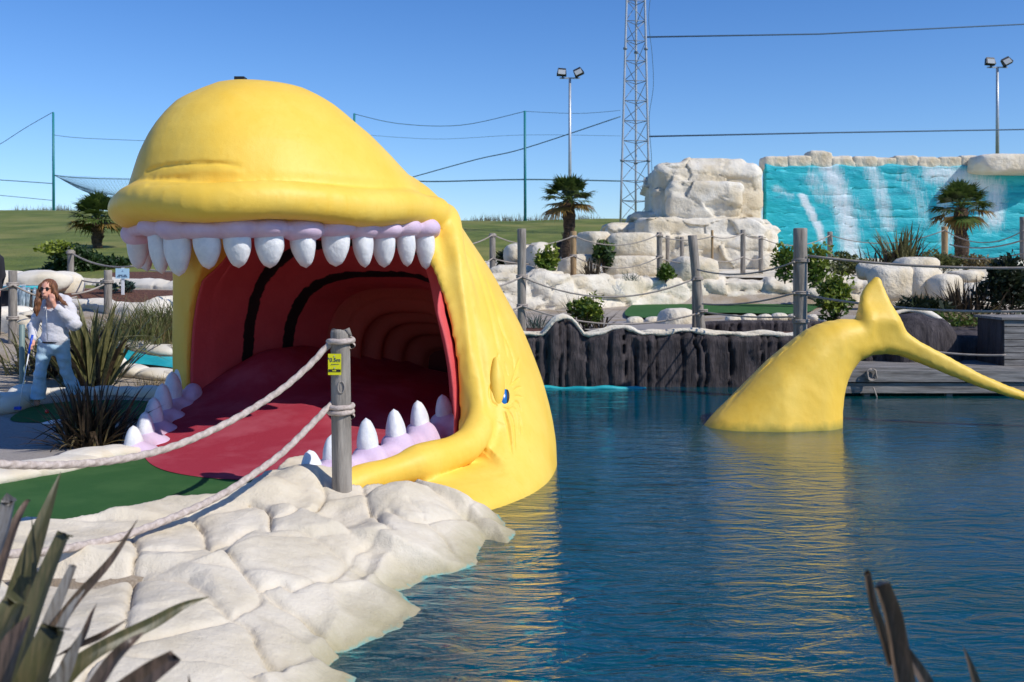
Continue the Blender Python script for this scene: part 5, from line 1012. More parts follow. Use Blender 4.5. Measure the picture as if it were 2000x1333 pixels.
def npole(px, yt, yb, D, label): x = (px - CX) / FPX * D; mb = MB(); mb.tube([P(px + 1, yb + 30, D), P(px, yt, D)], [.10, .075], 8); tag(mb.build('net_pole', 'tealpole'), label, 'pole', 'teal poles of the golf net')
npole(104, 220, 416, 66, 'teal net pole at the far left on the hill'); npole(692, 222, 430, 70, 'teal net pole mostly hidden behind the whale head'); npole(1025, 217, 433, 66, 'teal net pole on the hill between whale and lamp post')
def nrope(pts, r, label): mb = MB(); mb.tube([tuple(p) for p in catmull(pts, 6)], r, 4); tag(mb.build('net_rope', 'net'), label, 'net rope', 'ropes of the golf net')
nrope([P(-60, 315, 66), P(0, 282, 66), P(50, 250, 66), P(104, 219, 66)], .022, 'thin rope rising from the left edge to the top of the far left net pole')
nrope([P(-60, 350, 66), P(0, 352, 66), P(104, 359, 66)], .028, 'rope left of the far left net pole, upper of two')
nrope([P(-60, 378, 66), P(0, 382, 66), P(104, 392, 66)], .020, 'rope left of the far left net pole, lower of two')
nrope([P(104, 264, 66), P(160, 270, 66), P(300, 276, 68)], .018, 'faint rope from the far left net pole towards the whale head')
nrope([P(104, 342, 66), P(160, 348, 66), P(330, 352, 68)], .028, 'top rope of the sagging net right of the far left pole')
nrope([P(692, 223, 70), P(780, 242, 69), P(900, 245, 68), P(1025, 218, 66)], .022, 'slack top rope between the hidden pole and the middle net pole')
nrope([P(1025, 218, 66), P(1130, 222, 66), P(1212, 216, 66)], .016, 'faint top rope from the middle net pole to the lattice mast')
nrope([P(692, 262, 70), P(850, 272, 68), P(1025, 264, 66), P(1212, 266, 66)], .012, 'faint middle rope crossing behind the lamp post')
nrope([P(790, 352, 68), P(850, 355, 68), P(1025, 351, 66), P(1212, 354, 66)], .045, 'dark lower rope right of the whale head')
nrope([P(800, 348, 68), P(930, 312, 67), P(1025, 290, 66), P(1212, 228, 64)], .035, 'long slanting rope rising from the whale head to the lattice mast')
def netsheet(name, c, label, n=14, r=.010):
    """sagging net of fine cords between four corner points, c = (a, b, d, e)"""
    a, b, d, e = [Vector(p) for p in c]; mb = MB()
    for i in range(n + 1):
        s = i / n; mb.tube([a.lerp(b, s).lerp(d.lerp(e, s), t) - Vector((0, 0, .25 * math.sin(PI * t) * math.sin(PI * s))) for t in np.linspace(0, 1, 8)], r, 3, False); mb.tube([a.lerp(d, s).lerp(b.lerp(e, s), t) - Vector((0, 0, .25 * math.sin(PI * t) * math.sin(PI * s))) for t in np.linspace(0, 1, 8)], r, 3, False)
    tag(mb.build(name, 'net'), label, 'net')
netsheet('golf_net', (P(106, 343, 66), P(330, 352, 68), P(170, 374, 66), P(330, 400, 68)), 'fine sagging blue net hanging right of the far left pole', 30, .007)
netsheet('golf_net', (P(106, 343, 66), P(150, 362, 66), P(160, 372, 66), P(300, 412, 67)), 'gathered bundle of net slanting down towards the left palm', 10, .014)
# ------------------------------------------------------------------ near post with its sign and the two thick ropes
NP = Vector((-1.315, 7.62, .05)); PR = .074
np_e = empty('wooden_post', NP, 'nearest weathered grey post with a yellow depth sign in front of the whale mouth', 'post', None)
mb = MB(); zz = [-.1, .0, .2, .35, .5, .7, .85, 1.0, 1.15, 1.235, 1.262]; n = 28; v = []; f = []
for i, z in enumerate(zz):
    for k in range(n):
        a = 2 * PI * k / n; r = PR * (1 + .025 * math.sin(2 * a + z * 3) + .012 * math.sin(7 * a + z * 2) + (.05 * math.exp(-((z - .80) / .06) ** 2 - ((a - 5.0) / .4) ** 2)));
        if i == len(zz) - 1: r *= .93
        v.append((NP.x + math.cos(a) * r + (1.2 - z) * .012, NP.y + math.sin(a) * r, z + (.008 * math.sin(3 * a) + (-.02 if 5.5 < a < 6.1 else 0) if i == len(zz) - 1 else 0)))
f = [(i * n + k, i * n + (k + 1) % n, (i + 1) * n + (k + 1) % n, (i + 1) * n + k) for i in range(len(zz) - 1) for k in range(n)]; f += [tuple((len(zz) - 1) * n + k for k in range(n))]
mb.add(v, f); mb.build('shaft', 'wood_post', np_e)
mb = MB(); mb.tube([(NP.x + .055, NP.y - .02, 1.27), (NP.x + .085, NP.y - .025, 1.215)], [.022, .012], 6); mb.build('splinter', 'wood_post', np_e)
mb = MB(); mb.tube([(NP.x + .020 + .026 * math.sin(a), NP.y - PR - .001, .83 + .045 * math.cos(a)) for a in np.linspace(0, 2 * PI, 14)], .006, 5); mb.build('knot', mat('knot', (.30, .27, .24), rough=.9), np_e)
sg = MB(); sx0, sz0 = NP.x - .020, 1.005; ang = -.06; sg.box((sx0 - .008, NP.y - PR - .010, sz0), (.100, .004, .160), ang); s_o = sg.build('depth_sign', 'signyellow', np_e, False)
def sub(mbx, name, m, par, root): o = mbx.build(name, m, None, False); o.data.transform(Matrix.Translation(-Vector(root.location))); o.parent = par; return o
mb = MB(); yy = NP.y - PR - .0135; mb.box((sx0 - .008, yy, sz0 - .047), (.094, .002, .020), ang); sub(mb, 'band', 'black', s_o, np_e)
mb = MB(); [mb.box((sx0 - .010 + dx, yy - .0015, sz0 - .047), (.007, .001, .010), ang) for dx in (-.01, .0, .01)]; sub(mb, 'band_mark', 'signyellow', s_o, np_e)
mb = MB(); [mb.box((sx0 - .03 + i * .0078, yy, sz0 + .0), (.0058, .001, .0045 if i % 3 else .006), ang) for i in range(8)]; sub(mb, 'small_print', 'ink', s_o, np_e)
mb = MB(); [mb.tube([(sx0 - .008, yy + .002, sz0 + q), (sx0 - .008, yy - .003, sz0 + q)], .005, 8) for q in (.064, -.026)]; sub(mb, 'screw', 'galv', s_o, np_e)
fc = bpy.data.curves.new('lettering', 'FONT'); fc.body = '"0.5m'; fc.size = .042; fc.extrude = .0006; fc.offset = .0006; fc.align_x = 'CENTER'
to = bpy.data.objects.new('lettering_curve', fc); COL.objects.link(to); me_ = bpy.data.meshes.new_from_object(to.evaluated_get(bpy.context.evaluated_depsgraph_get())); bpy.data.objects.remove(to); to = link('lettering', me_, 'ink', None, False); to.matrix_world = Matrix.Translation(Vector((sx0 - .012, yy, sz0 + .020)) - NP) @ Matrix.Rotation(ang, 4, 'Z') @ Matrix.Rotation(R(90), 4, 'X'); to.parent = s_o

def twisted(pts, r, pitch=.105, n=15, step=.0075, lobes=3):
    pts = catmull(pts, 10); seg = np.sqrt((np.diff(pts, axis=0) ** 2).sum(1)); cum = np.concatenate([[0], np.cumsum(seg)]); s = np.arange(0, cum[-1], step); p = np.stack([np.interp(s, cum, pts[:, i]) for i in range(3)], 1); t = np.gradient(p, axis=0); t /= np.linalg.norm(t, axis=1)[:, None]
    a = np.cross(t, [0, 0, 1.0]); bad = np.linalg.norm(a, axis=1) < .05; a[bad] = (1, 0, 0); a /= np.linalg.norm(a, axis=1)[:, None]; b = np.cross(a, t); th = np.linspace(0, 2 * PI, n, endpoint=False)
    ph = th[None] * lobes - (2 * PI / pitch * s * 1.0)[:, None] * 1.0; rr = r * (.80 + .24 * np.abs(np.cos(ph / 2)))
    V = p[:, None] + (a[:, None] * np.cos(th)[None, :, None] + b[:, None] * np.sin(th)[None, :, None]) * rr[..., None]; m = len(s); i = np.arange(m - 1)[:, None] * n + np.arange(n)[None]; j = np.arange(m - 1)[:, None] * n + (np.arange(n) + 1)[None] % n
    return V.reshape(-1, 3), np.stack([i, j, j + n, i + n], -1).reshape(-1, 4)
def trope(name, pts, r, label, wraps=()):
    V, Q = twisted(pts, r); o = link(name, qmesh(name, V, Q), 'rope'); tag(o, label, 'rope', 'thick twisted ropes on the nearest post')
    for z, turns, r2 in wraps:
        w = [(NP.x + .004 + math.cos(a) * (PR + r2 * .75), NP.y + math.sin(a) * (PR + r2 * .75), z + r2 * 2.0 * a / (2 * PI) - .006 * math.cos(a)) for a in np.linspace(-.2, 2 * PI * turns + .2, int(22 * turns))]
        V, Q = twisted(w, r2); c = link('rope_wrap', qmesh('rope_wrap', V, Q), 'rope'); c.parent = o
    return o
def rp(*q): return [tuple(P(a, b, d)) for a, b, d in q]
trope('rope', rp((655, 668, 7.66), (640, 676, 7.58), (600, 718, 7.46), (540, 768, 7.28), (450, 823, 7.0), (350, 868, 6.68), (250, 895, 6.35), (130, 908, 5.95), (0, 907, 5.5), (-90, 895, 5.2)), .0245, 'upper thick twisted rope sagging left from the nearest post across the green mat', [(1.145, 1.15, .022)])
trope('rope', rp((655, 785, 7.66), (640, 797, 7.56), (600, 838, 7.40), (550, 886, 7.20), (490, 930, 6.97), (430, 968, 6.75), (350, 1006, 6.45), (250, 1044, 6.08), (170, 1064, 5.8), (75, 1079, 5.45), (-40, 1083, 5.1)), .0245, 'lower thick twisted rope lying close above the white rock edge', [(.605, 2.05, .020)])
# ------------------------------------------------------------------ edging, beds and stones on the left
def xy(px, D): return ((px - CX) / FPX * D, D)
row('edging_stone', [(*g2(-10, 935), .0, .9), (*g2(60, 925), .0, .75), (*g2(120, 914), .0, .7), (*g2(172, 900), .0, .62), (*g2(222, 893), .0, .5)], '%s from the left of the long pale stones between grey path and green mat', 'stones between the grey path and the green mat', 'rock', 120, hgt=.15)
row('curb_stone', [(*g2(-40, 806), 0, .9), (*g2(8, 800), 0, .8), (*g2(46, 790), 0, .5)], '%s from the left of the big white curb stones by the putting green', 'white curb stones round the putting green', 'rock', 130, hgt=.34)
row('curb_stone', [(*g2(84, 776), 0, .4), (*g2(116, 775), 0, .42), (*g2(160, 774), 0, .42), (*g2(205, 774), 0, .5), (*g2(248, 774), 0, .45), (*g2(290, 776), 0, .55), (*g2(330, 777), 0, .5)], '%s of the small white curb stones running right behind the person', 'white curb stones behind the person', 'rock', 140, hgt=.20)
row('stream_stone', [(*xy(215, 16.9), .46, .8), (*xy(262, 16.2), .40, .9), (*xy(320, 15.8), .36, .95), (*xy(352, 15.7), .36, .6)], '%s from the left of the pale stones behind the little turquoise stream', 'stones behind the little stream', 'rock', 150, hgt=.20)
row('stream_stone', [(*xy(212, 15.2), .25, .7), (*xy(255, 14.7), .16, .8), (*xy(305, 14.5), .13, .85), (*xy(345, 14.4), .12, .6)], '%s from the left of the pale stones before the little turquoise stream', 'stones before the little stream', 'rock', 160, hgt=.22)
drape('stream', [xy(185, 16.3), xy(240, 15.8), xy(300, 15.4), xy(360, 15.3), xy(360, 14.7), xy(300, 14.9), xy(230, 15.2)], 'teal', .06, .3)
wl = lambda a, b, c: (lambda s: a + b * math.sin(s * c))
rock_wall('garden_wall', [xy(60, 19.2), xy(150, 18.9), xy(260, 18.2), xy(345, 18.4), xy(420, 19)], .6, wl(1.08, .03, 9), 'low pale moulded wall behind the tall grasses on the left', 11, (.7, .4), .5, .07, .05, 'rock', hf=None)
rock_wall('garden_wall', [xy(60, 23), xy(140, 22.4), xy(230, 21.8), xy(300, 21.4), xy(420, 21)], .9, wl(1.40, .04, 12), 'upper pale moulded wall behind the bark bed and blue sign', 12, (.7, .4), .4, .07, .05, 'rock')
rock_wall('garden_wall', [xy(-80, 17.4), xy(0, 17), xy(70, 16.6), xy(120, 16.9)], .2, wl(.90, .05, 7), 'pale stone wall behind the putting person under the small cascade', 13, (.6, .5), .7, .10, .05, 'rock')
drape('mulch_bed', [xy(120, 21), xy(230, 20.9), xy(420, 20.4), xy(420, 18.9), xy(260, 18.8), xy(130, 19.2)], 'mulch', .03, .4)
drape('mulch_bed', [xy(220, 24.5), xy(420, 24.2), xy(420, 21.6), xy(280, 22)], 'mulch', .03, .4)
rock('boulder', P(84, 550, 20.0), (1.15, .9, .46), 'wide smooth pale boulder over the small turquoise cascade', 171, .1, 'rock', planes=5, p=2.6)
rock('boulder', P(12, 552, 20.5), (1.0, .9, .5), 'smooth pale boulder at the left edge behind the small cascade', 172, .5, 'rock', planes=5, p=2.6)
rock('boulder', P(125, 558, 20.5), (.8, .7, .6), 'pale boulder between the person and the grey post', 173, .5, 'rock', planes=5, p=2.6)
cs = empty('cascade', (*xy(58, 18.2), .9), 'small turquoise cascade pouring over a dark block for a shaded gap behind the person', 'cascade')
mb = MB(); mb.box((*xy(58, 18.3), 1.36), (.62, .9, .05)); mb.build('basin_lip', 'teal', cs)
mb = MB(); mb.box((*xy(35, 18.2), 1.02), (1.2, .4, .55)); mb.build('gap_shade_block', 'wood_dark', cs)  # solid block coloured dark in place of the shade under the lip
wf = mat('falling_water', srgb(190, 205, 215), srgb(90, 110, 120), .2, 12, map=(6, 6, .6), lo=.35, hi=.6)
mb = MB()
for px, w in ((38, .05), (46, .08), (56, .04), (68, .03)): x, y = xy(px, 17.85); mb.tube([(x, y, 1.36), (x + .01, y - .04, 1.3), (x, y - .06, .9)], [w * .7, w, w * .6], 8)
mb.build('falling_water', wf, cs)
mb = MB(); x, y = xy(6, 18.6); bt = empty('table', (x, y, .9), 'small white box-like table at the left edge behind the grey post', 'table')
mb.box((x, y, 1.37), (.62, .5, .05)); mb.build('top', 'white', bt, False)
for sx_ in (-1, 1): mb = MB(); mb.box((x + sx_ * .27, y, 1.15), (.05, .45, .42)); mb.build('leg', 'white', bt, False)
GL = 'posts of the left garden fence'
wpost(25, 529, 668, 16.4, 16, 'grey post at the far left behind the thin green tube', group=GL); wpost(138, 488, 575, 21.6, 12, 'grey post between the hedge and the person', group=GL); wpost(211, 528, 612, 18.5, 15, 'grey post just left of the blue sign', group=GL)
rope('rope', [sag(pk(138, 494, 21.6), pk(262, 520, 19), .12), sag(pk(262, 520, 19), pk(400, 520, 18), .1)], .018, 'upper rope from the hedge post towards the whale teeth', wraps=[(pk(138, 494, 21.6), .08)])
rope('rope', [sag(pk(138, 540, 21.5), pk(208, 552, 18.5), .05), sag(pk(208, 553, 18.5), pk(140, 575, 17.6), .04), sag(pk(25, 556, 16.3), pk(150, 580, 17.4), .12), sag(pk(25, 556, 16.3), pk(-60, 560, 16.3), .1)], .016, 'lower rope through the left garden fence behind the person', wraps=[(pk(25, 556, 16.4), .085), (pk(25, 622, 16.4), .085), (pk(211, 551, 18.5), .09)])
x, y = xy(43, 12.9); mb = MB(); mb.tube([(x, y, -.05), (x, y, .4), (x, y, .985), (x, y, .99)], [.035, .035, .035, .028], 12); tag(mb.build('tube_post', mat('grey_green_tube', srgb(120, 140, 135), rough=.5)), 'short grey green tube standing at the left of the person', 'post')
sgn = empty('garden_sign', (*xy(239, 20), gnd(*xy(239, 20))), 'small pale blue sign on a white stake in the bark bed', 'sign')
x, y = xy(240, 20); mb = MB(); mb.box((x, y, 1.34), (.055, .03, .80)); mb.build('stake', 'white', sgn, False); mb = MB(); mb.box((x, y - .025, 1.60), (.27, .015, .205)); pn = mb.build('panel', 'signblue', sgn, False)
mb = MB(); 
for zq, ws in ((1.565, (.09, .055)), (1.535, (.06, .12))):
    xx = x - sum(ws) / 2 - .01
    for w_ in ws: mb.box((xx + w_ / 2, y - .034, zq), (w_, .002, .018)); xx += w_ + .02
sub(mb, 'lettering', 'ink', pn, sgn); mb = MB(); mb.add([(x - .02, y - .0345, 1.63), (x + .03, y - .0345, 1.63), (x + .005, y - .0345, 1.67)], [(0, 1, 2)]); sub(mb, 'emblem', mat('emblem', srgb(120, 150, 185)), pn, sgn)
# ------------------------------------------------------------------ left plants
e = shrub('hedge', 150, 25.5, 2.0, .88, 'bushy dark green hedge on the left with yellow tips', 'hedge_leaf', z=1.44, n=3200, leaf=.075, seed=2, cat='hedge', m2=None, depth=1.2, lumps=9); leaves('leaves', 'hedge_yellow', e, (*xy(112, 25.2), e.location.z + .74), (.6, .4, .20), 260, .07, 5, .5)
shrub('hedge', 200, 26.0, 1.5, .72, 'lower dark hedge half behind the grey hedge post and the whale teeth', 'hedge_leaf', z=1.42, n=2200, leaf=.075, seed=3, cat='hedge', depth=1.2, lumps=8)
def tuft(name, px, D, h, n, label, m='grass_blade', seed=1, w=.012, spread=30, droop=.9, m2=None, z=None, rb=.18, group=None):
    x = (px - CX) / FPX * D; z = gnd(x, D) if z is None else z; e = empty(name, (x, D, z), label, 'grass clump', group); blades('blades', m, e, (x, D, z - .03), n, h, w, spread, seed, droop, 15, 5, rb, .2)
    if m2: blades('dry_blades', m2, e, (x, D, z - .03), n // 2, h, w, spread * 1.2, seed + 5, droop, 15, 5, rb, .2)
    return e
GT = 'grass clumps behind the little stream'
tuft('grass_clump', 292, 16.3, .85, 420, 'big bushy green grass clump left of the whale mouth', 'grass_blade', 1, .016, 36, .7, 'grass_tan', rb=.45, group=GT)
tuft('grass_clump', 330, 17.0, .8, 320, 'green grass clump half behind the whale cheek edge', 'grass_blade', 2, .016, 34, .7, 'grass_tan', rb=.4, group=GT)
tuft('grass_clump', 238, 16.8, .62, 260, 'yellowish grass clump above the large flax', 'grass_tan', 3, .014, 34, .9, 'grass_blade', rb=.35, group=GT)
tuft('grass_clump', 300, 13.9, .22, 120, 'small dry grass tuft on the gravel by the left lower teeth', 'grass_tan', 4, .008, 50, .6, None, rb=.3)
shrub('shrub', 212, 20.2, .5, .34, 'small round grey green shrub left of the blue sign stake', 'silver_leaf', n=420, leaf=.04, seed=7); shrub('shrub', 250, 20.3, .36, .30, 'small round grey green shrub right of the blue sign stake', 'silver_leaf', n=300, leaf=.04, seed=8)
flax('flax_plant', 180, 13.9, 1.42, 85, 'large olive green flax behind the person', 'flax_leaf', seed=3, width=.085, spread=20, droop=.22, m2='flax_dark', rb=.24)
flax('flax_plant', 112, 14.6, .80, 60, 'brownish flax seen between the legs of the person', 'flax_dark', seed=13, width=.05, spread=34, droop=.5, m2='flax_leaf', rb=.25)
flax('flax_plant', 66, 14.8, .85, 60, 'arching flax with dead leaves left of the person', 'flax_leaf', seed=14, width=.04, spread=46, droop=.6, m2='grass_tan', rb=.25)
flax('flax_plant', 176, 9.7, .74, 230, 'dark bronze flax clump in front of the left lower teeth', 'flax_dark', z=0, seed=4, width=.034, spread=42, droop=.25, m2='grass_tan', rb=.16, lo=8)
# ------------------------------------------------------------------ right plants
shrub('shrub', 1630, 18.9, .78, 1.05, 'bright yellow green shrub just left of the upright fluke', 'shrub_leaf', z=.5, n=950, leaf=.062, seed=21, m2='hedge_yellow')
shrub('shrub', 1533, 27.6, .8, 1.1, 'sparse yellow green shrub left of the thick post top', 'shrub_leaf', z=1.3, n=420, leaf=.08, seed=22, m2='hedge_yellow')
shrub('shrub', 1590, 27.6, 1.0, 1.15, 'yellow green shrub right of the thick post top', 'shrub_leaf', z=1.2, n=700, leaf=.08, seed=23, m2='hedge_yellow')
shrub('shrub', 1645, 28.5, 1.5, .65, 'dull olive mound before the turquoise wall', 'grass_blade', z=1.5, n=900, leaf=.07, seed=24)
flax('flax_plant', 1762, 31, 1.6, 110, 'tall upright flax in front of the turquoise wall', 'flax_leaf', z=1.55, seed=25, width=.075, spread=24, droop=.2, m2='flax_dark', rb=.35)
flax('flax_plant', 1718, 31, 1.0, 60, 'dark leaning flax left of the tall upright flax', 'flax_dark', z=1.5, seed=26, width=.06, spread=34, droop=.3, rb=.3)
shrub('shrub', 1838, 31.5, 2.0, .7, 'low grassy bush between the tall flax and the right palm', 'grass_blade', z=1.5, n=900, leaf=.08, seed=27); shrub('shrub', 1912, 31.0, 1.6, .75, 'low grassy bush right of the right palm', 'grass_tan', z=1.45, n=700, leaf=.08, seed=28)
flax('flax_plant', 1885, 20.2, 1.05, 130, 'brown spiky flax right of the upright fluke', 'flax_dark', z=.58, seed=29, width=.045, spread=34, droop=.3, m2='grass_tan', rb=.35)
shrub('shrub', 1800, 19.8, 1.2, .50, 'low dark spiky plant right behind the upright fluke', 'dark_leaf', z=.62, n=700, leaf=.07, seed=30, asp=4)
shrub('shrub', 1876, 19.0, 1.9, .35, 'low mixed green ground plants behind the dark rock', 'shrub_leaf', z=.55, n=800, leaf=.05, seed=31, m2='grass_tan')
shrub('hedge', 1975, 20.0, 1.35, 1.50, 'dense dark green bush at the right edge', 'dark_leaf', z=.55, n=2600, leaf=.07, seed=32, cat='hedge', depth=1.2, lumps=8)
shrub('shrub', 1068, 28.0, .85, .95, 'leafy shrub between the tall left post and the tan post', 'shrub_leaf', z=1.36, n=520, leaf=.085, seed=33, m2='hedge_yellow')
flax('flax_plant', 1155, 28.4, .75, 50, 'small dark red flax right of the tan post', 'flax_dark', z=1.33, seed=34, width=.05, spread=32, rb=.15)
shrub('shrub', 1180, 31.5, .85, 1.0, 'dark green shrub between palm trunk and squared block', 'hedge_leaf', z=1.6, n=520, leaf=.09, seed=35, m2='shrub_leaf')
shrub('shrub', 1300, 29.6, .7, .6, 'small green shrub at the foot of the dark terrace post', 'shrub_leaf', z=1.3, n=380, leaf=.08, seed=36)
shrub('shrub', 1145, 18.3, .75, .62, 'mixed green shrub spilling over the dark board wall', 'shrub_leaf', z=.56, n=800, leaf=.055, seed=37, m2='hedge_yellow')
flax('flax_plant', 1140, 18.8, .80, 45, 'thin dark red flax behind the shrub on the board wall', 'flax_dark', z=.58, seed=38, width=.026, spread=34, droop=.1, rb=.15)
flax('flax_plant', 1172, 18.5, .55, 26, 'small spiky flax right of the shrub on the board wall', 'flax_dark', z=.58, seed=39, width=.045, spread=44, droop=.2, rb=.1)
tuft('grass_clump', 1048, 19.0, .45, 110, 'wispy grass clump between the whale neck and the wall hump', 'silver_leaf', 40, .014, 34, .9, None, z=.58); tuft('grass_clump', 1098, 18.6, .35, 90, 'low grass tuft behind the hump of the board wall', 'grass_blade', 41, .014, 40, .9, None, z=.56)
shrub('shrub', 985, 30.5, .8, .55, 'dark grassy clump on the slope beside the whale neck', 'dark_leaf', z=1.7, n=380, leaf=.08, seed=42, asp=4)
tuft('grass_clump', 1232, 28.2, .4, 60, 'tiny grass tuft under the flat pale block', 'silver_leaf', 43, .016, 40, .8, None, z=1.36)
# weeds on the crest of the hill: uncountable
mb = MB(); rs = np.random.RandomState(3)
for i in range(900):
    c = rs.choice([45, 80, 110, 125, 940, 975, 1010, 1055, 1080, 1130, 1150]); px = rs.normal(c, 22); D = rs.uniform(66, 73); x = (px - CX) / FPX * D; z = gnd(x, D); h = rs.uniform(.15, .55) * math.exp(-((px - c) / 30) ** 2) + .08; dx = rs.normal(0, .12); mb.add([(x - .02, D, z - .1), (x + .02, D, z - .1), (x + dx, D, z + h)], [(0, 1, 2)])
tag(mb.build('weeds', mat('dry_weeds', (.06, .06, .03), (.16, .13, .08), rough=.9, scale=.8), None, False), kind='stuff')
# ------------------------------------------------------------------ foreground flax leaves, left and lower right
def leafstrip(mb, q, fold=.35, cut=False, seg=5, roll=0.0):
    """q: (px, py, distance, width in m) from root to tip"""
    c = catmull([tuple(P(a, b, d)) + (w,) for a, b, d, w in q], seg); n = len(c); v = []
    for i in range(n):
        p = Vector(c[i][:3]); t = Vector(c[min(i + 1, n - 1)][:3]) - Vector(c[max(i - 1, 0)][:3]); t.normalize(); s = t.cross(Vector((0, 1, 0))); s = (Matrix.Rotation(roll, 3, t) @ s.normalized()); w = max(c[i][3], .0006) * .5; nn = s.cross(t).normalized()
        if nn.y > 0: nn = -nn
        v += [p - s * w + nn * w * fold, p - s * w * .1, p + s * w * .1, p + s * w + nn * w * fold]
    mb.add(v, [(i * 4 + k, i * 4 + k + 1, i * 4 + 5 + k, i * 4 + 4 + k) for i in range(n - 1) for k in range(3)])
def leaf_mat(name, a, b, edge):
    m, nt, bs, tc = new_mat(name); vec = tc.outputs['Object']; n = noise_node(nt, vec, 6, 6, .6); r = ramp(nt, n.outputs[0], [(.3, v4(a)), (.7, v4(b))]); st = noise_node(nt, vec, 40, 4, .6, (2.6, .6, .25)); r2 = ramp(nt, st.outputs[0], [(.45, (0, 0, 0, 1)), (.7, (1, 1, 1, 1))])
    c = mixc(nt, r2.outputs[0], r.outputs[0], edge); nt.links.new(c, bs.inputs['Base Color']); bs.inputs['Roughness'].default_value = .42; tr = _n(nt, "ShaderNodeBsdfTranslucent"); nt.links.new(c, tr.inputs[0]); mx = _n(nt, "ShaderNodeMixShader"); mx.inputs[0].default_value = .22
    bump(nt, bs, st.outputs[0], .5, .002)
    nt.links.new(bs.outputs[0], mx.inputs[1]); nt.links.new(tr.outputs[0], mx.inputs[2]); nt.links.new(mx.outputs[0], nt.nodes["Material Output"].inputs[0]); M[name] = m
leaf_mat('leaf_olive', (.050, .050, .022), (.12, .115, .045), (.16, .13, .06)); leaf_mat('leaf_bronze', (.045, .030, .022), (.11, .08, .05), (.20, .13, .09)); leaf_mat('leaf_grey', (.16, .15, .14), (.30, .29, .27), (.10, .08, .06))
fx = empty('flax_plant', (-1.5, 2.75, -.1), 'big blurred flax plant with cut olive leaves in the near left corner', 'flax plant')
FL = [('leaf_olive', [(-40, 1480, 2.75, .05), (10, 1250, 2.8, .062), (60, 1090, 2.85, .056), (95, 990, 2.9, .030), (119, 922, 2.95, .002)]),
 ('leaf_olive', [(-20, 1500, 2.6, .05), (40, 1290, 2.65, .062), (85, 1150, 2.7, .058), (125, 1050, 2.75, .045), (126, 1046, 2.75, .044)]),
 ('leaf_olive', [(10, 1500, 2.4, .08), (60, 1360, 2.4, .09), (85, 1290, 2.42, .082), (108, 1232, 2.45, .070), (109, 1229, 2.45, .070)]),
 ('leaf_grey', [(-60, 1330, 2.9, .05), (-30, 1200, 2.9, .06), (0, 1080, 2.9, .055), (18, 985, 2.95, .045), (19, 982, 2.95, .045)]),
 ('leaf_bronze', [(-50, 1300, 2.8, .03), (-10, 1150, 2.8, .036), (25, 1040, 2.85, .030), (50, 985, 2.9, .016), (60, 978, 2.9, .002)]),
 ('leaf_grey', [(-60, 1290, 2.7, .03), (-20, 1130, 2.7, .034), (15, 1030, 2.75, .028), (30, 972, 2.8, .003)]),
 ('leaf_bronze', [(0, 1440, 2.7, .04), (70, 1290, 2.75, .042), (140, 1180, 2.8, .030), (215, 1095, 2.85, .020), (268, 1016, 2.9, .002)]),
 ('leaf_grey', [(20, 1420, 2.7, .03), (70, 1280, 2.75, .036), (105, 1190, 2.8, .034), (140, 1110, 2.85, .022), (141, 1107, 2.85, .022)]),
 ('leaf_olive', [(60, 1420, 2.5, .05), (120, 1330, 2.55, .052), (190, 1270, 2.6, .038), (300, 1215, 2.7, .034), (360, 1182, 2.75, .020), (408, 1166, 2.8, .002)]),
 ('leaf_bronze', [(110, 1282, 2.7, .002), (150, 1262, 2.68, .014), (200, 1240, 2.66, .016), (249, 1210, 2.7, .002)]),
 ('leaf_bronze', [(90, 1400, 2.6, .03), (130, 1300, 2.6, .032), (165, 1240, 2.6, .022), (180, 1200, 2.62, .012), (190, 1178, 2.65, .001)]),
 ('leaf_bronze', [(100, 1480, 2.2, .05), (160, 1390, 2.2, .045), (215, 1300, 2.25, .035), (250, 1260, 2.25, .022), (281, 1236, 2.3, .002)]),
 ('leaf_bronze', [(160, 1480, 2.2, .06), (220, 1380, 2.2, .062), (290, 1318, 2.2, .050), (340, 1284, 2.2, .034), (342, 1282, 2.2, .033)]),
 ('leaf_olive', [(-70, 1200, 2.9, .04), (-30, 1100, 2.9, .045), (10, 1040, 2.95, .030), (40, 1000, 3, .002)]),
 ('leaf_grey', [(60, 1400, 2.6, .02), (90, 1290, 2.62, .024), (130, 1200, 2.65, .020), (165, 1152, 2.7, .002)]),
 ('leaf_olive', [(-90, 1420, 2.4, .07), (-50, 1330, 2.4, .08), (-10, 1250, 2.4, .08), (30, 1180, 2.45, .06), (31, 1178, 2.45, .06)]),
 ('leaf_bronze', [(-60, 1500, 2.3, .08), (-20, 1400, 2.3, .09), (10, 1320, 2.3, .09), (35, 1250, 2.32, .06), (60, 1200, 2.35, .002)]),
 ('leaf_grey', [(40, 1500, 2.5, .05), (90, 1380, 2.5, .055), (130, 1300, 2.52, .035), (165, 1225, 2.55, .002)]),
 ('leaf_bronze', [(350, 1420, 2.2, .02), (372, 1370, 2.2, .018), (368, 1318, 2.2, .001)]),
 ('leaf_olive', [(30, 1460, 2.7, .03), (60, 1260, 2.75, .030), (70, 1120, 2.8, .022), (62, 1010, 2.85, .002)])]
for m_, q in FL: mb = MB(); leafstrip(mb, q, .45, roll=rnd.uniform(-.5, .5)); mb.build('leaf', m_, fx)
mb = MB(); mb.tube([P(-60, 1480, 2.75), P(-90, 1700, 2.75), Vector((-1.5, 2.75, -.6))], .10, 10); mb.build('root_crown', 'flax_dark', fx)
f2 = empty('flax_plant', (1.02, 2.35, -.6), 'bare cut flax stems rising from the lower right corner', 'flax plant')
